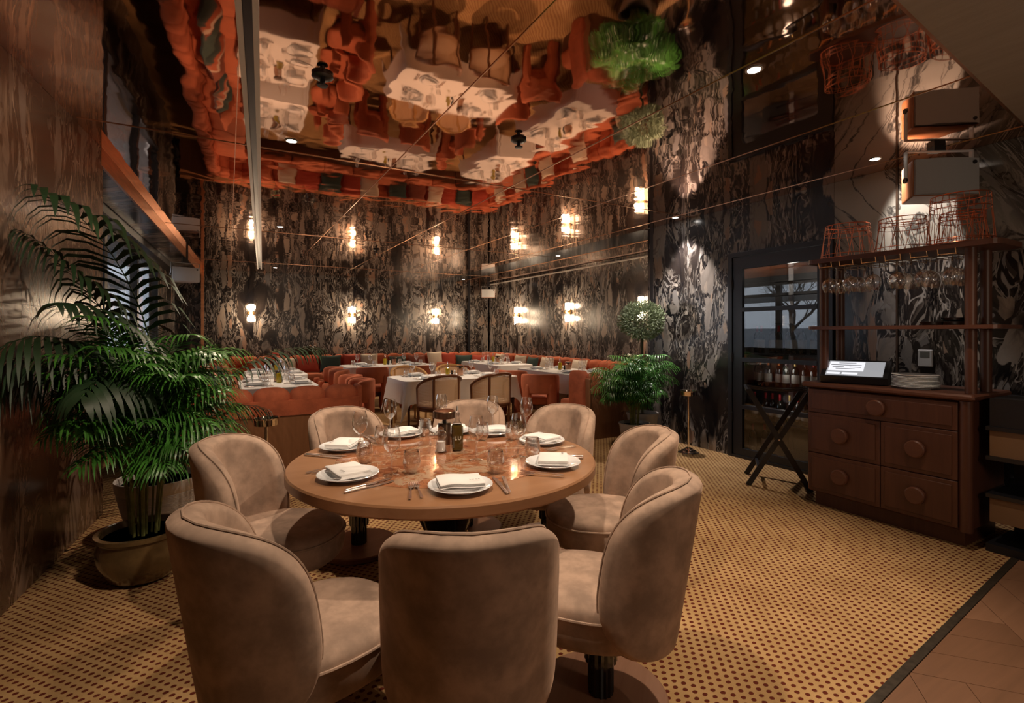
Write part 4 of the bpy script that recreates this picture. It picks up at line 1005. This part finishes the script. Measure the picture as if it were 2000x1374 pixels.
# ------------------------------------------------------------------ tableware
def fork_mesh():
    mb = MB(); cs = [(-.10, .0045, .004), (-.085, .0065, .004), (-.03, .0035, .006), (.02, .003, .008), (.035, .008, .006), (.055, .0115, .004)]
    rings = [[(x, -w, z), (x, w, z), (x, w, z + .002), (x, -w, z + .002)] for x, w, z in cs]; mb.loft(rings)
    for k in range(4):
        y = -.0105 + .007 * k; mb.loft([[(x, y - .0016, z), (x, y + .0016, z), (x, y + .0016, z + .0016), (x, y - .0016, z + .0016)] for x, z in ((.054, .004), (.08, .005), (.10, .009))])
    return mb.mesh('fork', M_steel, angle=60)
def knife_mesh():
    mb = MB(); cs = [(-.115, .004, .0), (-.112, .0085, .0), (-.06, .0065, .0), (-.02, .0055, .0)]
    mb.loft([[(x, w * math.cos(a), .005 + .0045 * math.sin(a)) for a in [2 * PI * i / 8 for i in range(8)]] for x, w, _ in cs])
    mb.loft([[(x, a, .004), (x, b_, .004), (x, b_, .0055), (x, a, .0055)] for x, a, b_ in ((-.02, -.004, .004), (-.01, -.010, .006), (.08, -.011, .006), (.105, -.006, .006), (.115, .003, .006))])
    return mb.mesh('knife', M_steel, angle=60)
FORK, KNIFE = fork_mesh(), knife_mesh()
def make_napkin(txt=True):
    t = thing('napkin', 'x', 'napkin')
    mb = MB(); n = 12
    def lay(z, x0, x1, y0, y1, th_, ph):
        rs = []
        for i in range(n + 1):
            x = x0 + (x1 - x0) * i / n; dz = .004 * math.sin(3.0 * i / n + ph) + .002 * math.sin(7 * i / n)
            rs.append([(x, y0, z + dz + th_ * .3), (x, y0 + .003, z + dz), (x, y1 - .003, z + dz), (x, y1, z + dz + th_ * .5), (x, y1 - .003, z + dz + th_), (x, y0 + .003, z + dz + th_)])
        mb.loft(rs)
    lay(.003, -.068, .068, -.052, .052, .006, .4); lay(.0095, -.066, .067, -.050, .053, .006, .5); lay(.016, -.069, .066, -.053, .050, .006, .45)
    mb.v = [(x * 1.34, y * 1.34, z * 1.1) for x, y, z in mb.v]; mb.build('fold', M_napkin, t, angle=50)
    if txt:
        me = text_mesh('LUCA', .014, M_thread, 'embroidery', 1.35)
        link('embroidery', me, t, (.050, -.050, .0312))
    pass
    return t
nap_d = Maker(make_napkin()); nap_s = Maker(make_napkin(False))
def make_wine():
    t = thing('wine_glass', 'x', 'glass')
    link('bowl', glass_mesh([(.003, .098), (.020, .108), (.034, .128), (.040, .150), (.041, .170), (.036, .198), (.030, .222)], 28), t)
    link('stem', glass_mesh([(.036, .0), (.034, .002), (.014, .006), (.005, .013), (.0038, .05), (.0042, .088), (.010, .102)], 20), t)
    MB().tube([(.030 * math.cos(2 * PI * i / 28), .030 * math.sin(2 * PI * i / 28), .222) for i in range(28)], .0008, 4, closed=True).build('rim', M_glass, t); return t
def make_tumbler():
    t = thing('tumbler', 'x', 'glass')
    link('cup', glass_mesh([(.001, .003), (.020, .003), (.032, .018), (.040, .040), (.041, .055), (.036, .085), (.032, .105), (.030, .105), (.038, .055), (.036, .038), (.022, .012), (.001, .009)], 28), t); return t
wine, tum = Maker(make_wine()), Maker(make_tumbler())
def glow(o): return o
PL_POS = []
def put(me, name, x, y, z, rz, label, cat, group): o = link(name, me, None, (x, y, z), rz); return tag(o, label, cat, group)
def setting(x, y, ang, z, who, tname, detail=True, glasses=((.0, .17), (.085, .12)), napa=0, two=True, grp=None):
    """ang: direction from the diner towards the table middle"""
    fx, fy = math.cos(ang), math.sin(ang); rx, ry = math.sin(ang), -math.cos(ang)
    def P(f_, r_): return x + fx * f_ + rx * r_, y + fy * f_ + ry * r_
    g_ = 'place settings on the ' + tname
    put(PLATE, 'dinner_plate', x, y, z, 0, 'white plate under the napkin, %s' % who, 'plate', g_)
    (nap_d if detail else nap_s).place((x, y, z + .0205 if 0 else z + .0165), ang - PI / 2 + napa, 'folded white napkin on the plate, %s' % who, g_)
    fo = ((-.165, 'inner'), (-.195, 'outer')) if two else ((-.17, ''),)
    for r_, nm in fo:
        q = P(random.uniform(-.01, .01), r_ + random.uniform(-.004, .004)); put(FORK, 'fork', q[0], q[1], z, ang + random.uniform(-.1, .1), ('%s steel fork, %s' % (nm, who)).strip(), 'fork', g_)
    for r_, nm in ((.165, 'inner'), (.195, 'outer')) if two else ((.17, ''),):
        q = P(random.uniform(-.01, .01), r_ + random.uniform(-.004, .004)); put(KNIFE, 'knife', q[0], q[1], z, ang + random.uniform(-.1, .1), ('%s steel knife, %s' % (nm, who)).strip(), 'knife', g_)
    q = P(glasses[0][1], glasses[0][0]); wine.place((q[0], q[1], z), 0, 'stemmed wine glass, %s' % who, g_)
    q = P(glasses[1][1], glasses[1][0]); tum.place((q[0], q[1], z), 0, 'clear stemless tumbler, %s' % who, g_)
RS = [((899, 955), 'nearest setting of the round table', .05), ((680, 933), 'near left setting of the round table', -.1), ((645, 875), 'leftmost setting of the round table', .1), ((750, 838), 'back left setting of the round table', .0),
      ((885, 826), 'back middle setting of the round table', .1), ((998, 829), 'back right setting of the round table', .4), ((1095, 860), 'rightmost setting of the round table', .2), ((1080, 909), 'near right setting of the round table', .25)]
GL = [((930, 900), (968, 925)), ((765, 930), (804, 925)), ((703, 885), (712, 905)), ((762, 850), (745, 868)), ((862, 835), (830, 852)), ((962, 840), (942, 860)), ((1028, 845), (1000, 860)), ((1012, 893), (1040, 895))]
for (pp, who, na), (gw, gt) in zip(RS, GL):
    x, y = at(*pp, ZT); v = Vector((TX - x, TY - y)); 
    if v.length > .62: x, y = TX - v.x / v.length * .60, TY - v.y / v.length * .60
    ang = math.atan2(TY - y, TX - x); f_, r_ = Vector((math.cos(ang), math.sin(ang))), Vector((math.sin(ang), -math.cos(ang)))
    def loc(pq): q = at(*pq, ZT); d = Vector(q) - Vector((x, y)); return (d.dot(r_), d.dot(f_))
    setting(x, y, ang, ZT, who, 'round table', True, (loc(gw), loc(gt)), na)
# centre pieces
def lathe_thing(name, label, cat, loc, parts, group=None):
    t = thing(name, label, cat, loc, 0, group)
    for nm, prof, m_, n in parts: MB().lathe(prof, n).build(nm, m_, t, angle=35)
    return t
def oil_bottle(x, y, z, label, dark, grp):
    t = thing('oil_bottle', label, 'bottle', (x, y, z), R(25), grp)
    h = .026
    MB().bbox(-h, h, -h, h, 0, .125, .008).build('body', M_oildark if dark else plain_oil, t, smooth=False) if True else None
    MB().lathe([(.024, .125), (.012, .145), (.0105, .17), (.013, .172), (.013, .182)], 16).build('neck', M_glass, t)
    MB().lathe([(.011, .165), (.011, .186), (.006, .19), (.003, .215), (.001, .216)], 12).build('pourer', M_steel, t)
    if dark:
        me = text_mesh('LU', .026, M_label, 'lettering', 1.2); o = link('lettering', me, t, (-.001, -h - .0006, .055), (PI / 2, 0, 0))
    return t
plain_oil = plain('yellow_oil', (.50, .36, .015), .1, coat=1, emit=None)
x, y = at(893, 880, ZT); ob_ = oil_bottle(x, y, ZT, 'dark olive oil bottle with steel pourer on the round table', True, 'table centrepieces'); ob_.rotation_euler[2] = R(-14); ob_.scale = (1.12,) * 3
x, y = at(868, 868, ZT)
lathe_thing('table_lamp', 'unlit table lamp with dark disc head beside the oil bottle', 'lamp', (x, y, ZT), (
    ('base', [(.001, 0), (.030, 0), (.031, .004), (.031, .10), (.028, .105), (.001, .105)], M_bronze, 28), ('stem', [(.010, .105), (.010, .13)], M_black, 14),
    ('head', [(.001, .128), (.052, .128), (.055, .132), (.055, .158), (.052, .162)], M_bronze, 36), ('cap', [(.001, .172), (.03, .170), (.052, .1625), (.001, .162)], M_lampcop, 36)), 'table centrepieces').scale = (1.18,) * 3
x, y = at(861, 884, ZT)
lathe_thing('salt_mill', 'clear glass salt mill in front of the table lamp', 'mill', (x, y, ZT), (
    ('body', [(.001, .0), (.024, .0), (.025, .004), (.020, .012), (.021, .04), (.018, .055), (.023, .066), (.021, .082), (.012, .09), (.011, .094), (.013, .10), (.001, .106)], M_glass, 14), ('salt', [(.001, .006), (.017, .006), (.017, .045), (.001, .045)], M_salt, 14)), 'table centrepieces').scale = (1.3,) * 3
# the other tables
lampm = None
def back_set(key, spots, seats):
    cx, cy, hx, hy = TABS[key]; z = .7585; tn = TN[key]
    (ox, oy), (lx, ly) = spots
    oil_bottle(cx + ox, cy + oy, z, 'olive oil bottle on the %s' % tn, False, 'table centrepieces')
    lathe_thing('copper_pot', 'dark copper lidded pot on the %s' % tn, 'pot', (cx + lx, cy + ly, z), (('body', [(.001, 0), (.043, 0), (.045, .004), (.045, .11), (.001, .11)], M_lampcop, 24), ('collar', [(.02, .11), (.02, .125)], M_black, 12), ('lid', [(.001, .15), (.05, .148), (.053, .142), (.053, .127), (.001, .125)], M_bronze, 24)), 'table centrepieces')
    for k, (mx_, nm, dx) in enumerate(((M_blackgloss, 'black pepper mill', .07), (M_salt, 'white salt mill', .11))):
        ax, ay = ((ox + (lx - ox) * (dx / .18)), (oy + (ly - oy) * (dx / .18)))
        lathe_thing('mill', '%s on the %s' % (nm, tn), 'mill', (cx + ax + .03 * (hy > hx), cy + ay + .03 * (hx > hy), z), (('body', [(.001, 0), (.018, 0), (.018, .03), (.011, .045), (.015, .07), (.010, .08), (.001, .085)], mx_, 14),), 'table centrepieces')
    for sx, sy, ang, who in seats:
        setting(cx + sx, cy + sy, R(ang), z, '%s of the %s' % (who, tn), tn, False, ((.10, .16), (.17, .10)), 0, True)
back_set('T1a', ((.02, -.06), (.02, .12)), ((-.26, -.28, 0, 'near left'), (-.26, .30, 0, 'far left'), (.26, -.28, 180, 'near right'), (.26, .30, 180, 'far right')))
back_set('T1b', ((.02, -.06), (.02, .12)), ((-.26, -.28, 0, 'near left'), (-.26, .30, 0, 'far left'), (.26, -.28, 180, 'near right'), (.26, .30, 180, 'far right')))
back_set('T2', ((-.06, .0), (.12, .0)), ((-.48, -.26, 90, 'near left'), (.45, -.26, 90, 'near right'), (-.48, .24, -90, 'far left'), (.45, .24, -90, 'far right')))
back_set('T3', ((-.08, .0), (.12, .0)), ((-.48, -.30, 90, 'near left'), (.45, -.30, 90, 'near right'), (-.48, .28, -90, 'far left'), (.45, .28, -90, 'far right')))
back_set('T4', ((.0, .10), (.0, -.10)), ((-.26, -.45, 0, 'near left'), (-.26, .45, 0, 'far left'), (.26, -.45, 180, 'near right'), (.26, .45, 180, 'far right')))
back_set('T5', ((.0, .12), (.0, -.12)), ((-.26, -.50, 0, 'near left'), (-.26, .45, 0, 'far left'), (.26, -.50, 180, 'near right'), (.26, .45, 180, 'far right')))

# ------------------------------------------------------------------ plants
def frond_mesh(name, L, rise, droop, nl, ll, lw, sag, mat, seed, vee=.5, start=.25):
    """frond grows from the origin, leans to +x"""
    rd = random.Random(seed); mb = MB(); pts = []; p = Vector((0, 0, 0)); a = rise; N = 16
    for i in range(N + 1):
        pts.append(p.copy()); a -= droop / N * (.4 + 1.2 * i / N); p = p + Vector((math.cos(a), 0, math.sin(a))) * (L / N)
    mb.tube(pts, .004, 5, rr=[.007 * (1 - .85 * i / N) for i in range(N + 1)])
    for k in range(nl):
        t = start + (1 - start) * (k + .5) / nl
        fi = t * N; i = min(N - 1, int(fi)); q = pts[i].lerp(pts[i + 1], fi - i); tg = (pts[i + 1] - pts[i]).normalized()
        up = Vector((-tg.z, 0, tg.x)); prof = math.sin(PI * min(1, (t - start) / (1 - start) * .8 + .18)) ** .6
        for s in (-1, 1):
            l_ = ll * prof * rd.uniform(.85, 1.1); w_ = lw * rd.uniform(.8, 1.15)
            d = (tg * (.75 + .5 * t) + Vector((0, s, 0)) * (1.0) + up * (vee + rd.uniform(-.12, .12))).normalized()
            c_ = [q.copy()]; dd = d.copy(); ns = 4
            for j in range(ns): dd = (dd + Vector((0, 0, -sag / ns * (1 + j * .6)))).normalized(); c_.append(c_[-1] + dd * l_ / ns)
            side = tg.cross(d).cross(d).normalized(); vs = []
            for j, cc in enumerate(c_):
                ww = w_ * (.35, 1, .95, .6, .05)[j]; vs += [cc + side * ww, cc - side * ww]
            mb.add(vs, [(2 * j, 2 * j + 1, 2 * j + 3, 2 * j + 2) for j in range(ns)])
    return mb.v, mb.f, mat
def put_frond(t, data, loc, rot, sc, clampf):
    vs, fs, mat = data; o0 = t.location
    M = Matrix.Translation(Vector(loc) + o0) @ Vector_rot(rot) @ Matrix.Scale(sc, 4); mb = MB()
    out = []
    for v in vs: out.append(tuple(Vector(clampf(M @ Vector(v))) - o0))
    mb.v = out; mb.f = fs; return mb.build('frond', mat, t, angle=180)
def Vector_rot(r): return Matrix.Rotation(r[2], 4, 'Z') @ Matrix.Rotation(r[1], 4, 'Y')
def clamp_left(p):
    w = -.84 + (p.y - 4.94) * .0873 + .012 if p.y < 4.94 else -1.1
    if p.x < w + .25:
        k = w + .25 - p.x; p = Vector((w + .25 * math.exp(-k / .25), p.y, p.z))
    return p
def clamp_right(p):
    w = 4.985
    if p.y > 5.02: w = 6.4
    if p.x > w - .10: p = Vector((w - .10 * math.exp(-(p.x - w + .10) / .10), p.y, p.z))
    return p
def pot(t, prof, mat, zs, rs, n=48):
    p_ = MB().lathe(prof, n).build('pot', mat, t, angle=50); MB().lathe([(.001, zs), (rs, zs)], 30, cap=True).build('soil', M_soil, p_)
# kentia palm in the white ribbed pot
kx, ky = -.42, 4.34
kp = thing('kentia_palm', 'tall dark arching palm in a white ribbed pot by the left wall', 'plant', (kx, ky, 0))
prof = [(.001, 0), (.15, 0), (.17, .03)]
for i in range(26): z = .04 + .26 * i / 26; prof += [(.175 + .075 * (i / 26) ** .7 + .0025, z), (.175 + .075 * (i / 26) ** .7 - .001, z + .006)]
prof += [(.256, .31), (.262, .345), (.262, .38), (.245, .38), (.24, .33), (.001, .33)]
pot(kp, prof, M_whitepot, .335, .238)
KF = [frond_mesh('frond', 2.15, R(86), R(88), 22, .50, .017, .95, M_leafk, 11, .25, .45), frond_mesh('frond', 1.75, R(80), R(100), 19, .46, .016, 1.1, M_leafk, 12, .2, .42), frond_mesh('frond', 1.3, R(72), R(100), 16, .40, .014, 1.1, M_leafk, 13, .25, .38)]
for m_, az, sc_, tl in ((0, 250, 1.12, -4), (0, 236, 1.0, -4), (0, 256, .86, 4), (1, 246, 1.1, 4), (1, 262, 1.0, 10), (0, 300, .62, 0), (0, 352, .72, 8), (2, 5, .75, 0), (2, 60, .7, 0), (0, 95, .7, -6), (1, 285, .75, 0), (2, 200, .9, 0), (2, 315, .7, 6), (1, 225, .95, 8), (2, 270, 1.0, 0), (1, 232, 1.2, 14)):
    put_frond(kp, KF[m_], (random.uniform(-.05, .05), random.uniform(-.05, .05), .34), (0, R(tl), R(az)), sc_, clamp_left)
for k in range(6):
    a = k * 1.05; MB().tube([(.04 * math.cos(a), .04 * math.sin(a), .33), (.03 * math.cos(a), .03 * math.sin(a), .7)], .014, 6).build('stem', M_stem, kp)
AF = [frond_mesh('frond', .85, R(86), R(92), 15, .34, .0085, .95, M_leaf, 21, .45, .3), frond_mesh('frond', .72, R(76), R(100), 14, .32, .0082, 1.0, M_leaf, 22, .4, .24), frond_mesh('frond', .60, R(62), R(95), 13, .30, .008, .95, M_leaf, 23, .4, .2), frond_mesh('frond', .46, R(42), R(75), 12, .26, .0075, .9, M_leaf, 24, .4, .18)]
def areca(t, zs, spread, rings, hs, scale=1.0, seed=3, nst=16, clampf=None, nf=4):
    rd = random.Random(seed)
    for k in range(nst):
        a = rd.uniform(0, 6.28); r = rd.uniform(.0, spread); h = rd.uniform(*hs)
        x0, y0 = r * math.cos(a), r * math.sin(a); x1, y1 = x0 * 2.0, y0 * 2.0
        MB().tube([(x0, y0, zs), (x0 * 1.3, y0 * 1.3, zs + h * .5), (x1, y1, zs + h)], rd.uniform(.005, .009), 6).build('stem', M_stem, t)
        for _ in range(nf):
            m_ = rd.choice(rings); az = math.degrees(a) + rd.uniform(-95, 95)
            hh = zs + h * rd.uniform(.62, 1.0); f_ = (hh - zs) / h
            put_frond(t, AF[m_], (x0 + (x1 - x0) * f_, y0 + (y1 - y0) * f_, hh), (0, R(rd.uniform(-8, 8)), R(az)), scale * rd.uniform(.8, 1.1), clampf)
ar = thing('areca_palm', 'bushy green cane palm in a brown glazed pot at the left', 'plant', (-.42, 3.56, 0))
pot(ar, [(.001, 0), (.13, 0), (.17, .03), (.215, .12), (.222, .19), (.212, .24), (.215, .25), (.228, .258), (.228, .278), (.205, .28), (.195, .24), (.001, .24)], M_brownglaze, .245, .2)
areca(ar, .245, .075, (0, 0, 1, 1, 2, 3), (.42, .85), .86, 5, 22, clamp_left, 5)
ar2 = thing('areca_palm', 'bushy bright green palm in front of the olive tree at the right', 'plant', (4.33, 4.62, 0))
pot(ar2, [(.001, 0), (.12, 0), (.15, .03), (.185, .27), (.192, .28), (.192, .30), (.175, .30), (.165, .26), (.001, .26)], M_greypot, .265, .165)
areca(ar2, .265, .06, (0, 1, 2, 2, 3), (.30, .55), .82, 8, 22, clamp_right, 5)
ol = thing('olive_tree', 'clipped olive standard with a round crown in a pale pot', 'plant', (4.67, 4.84, 0))
pot(ol, [(.001, 0), (.13, 0), (.16, .03), (.195, .33), (.205, .34), (.205, .37), (.185, .37), (.175, .32), (.001, .32)], M_greypot, .325, .175)
MB().tube([(0, 0, .32), (.008, .005, .8), (-.005, 0, 1.2), (0, 0, 1.5)], .016, 8).build('trunk', M_bark, ol)
for k in range(14):
    a = k * 2.4; e = R(20 + (k * 37) % 65); MB().tube([(0, 0, 1.36 + .01 * k), (.1 * math.cos(a), .1 * math.sin(a), 1.36 + .01 * k + .1 * math.sin(e)), (.2 * math.cos(a) * math.cos(e), .2 * math.sin(a) * math.cos(e), 1.42 + .2 * math.sin(e))], .005, 5).build('branch', M_bark, ol)
rd = random.Random(4); mb = MB()
for k in range(6500):
    u = rd.uniform(-1, 1); a = rd.uniform(0, 6.283); r = (rd.uniform(.25, 1) ** .4) * .265 * (1 + .07 * math.sin(3 * a) + .05 * math.sin(5 * u + a))
    q = math.sqrt(1 - u * u); n_ = Vector((q * math.cos(a), q * math.sin(a), u)); p = Vector((n_.x * r * 1.05, n_.y * r * 1.05, 1.555 + n_.z * r * .88))
    d = (n_ + Vector((rd.uniform(-1, 1), rd.uniform(-1, 1), rd.uniform(-.5, 1))) * .8).normalized(); s_ = d.cross(Vector((rd.uniform(-1, 1), rd.uniform(-1, 1), rd.uniform(-1, 1)))).normalized() * .006; l_ = rd.uniform(.032, .055)
    mb.add([p, p + d * l_ * .5 + s_, p + d * l_, p + d * l_ * .5 - s_], [(0, 1, 2, 3)])
tag(mb.build('foliage', M_olive, ol, smooth=False), kind='stuff')
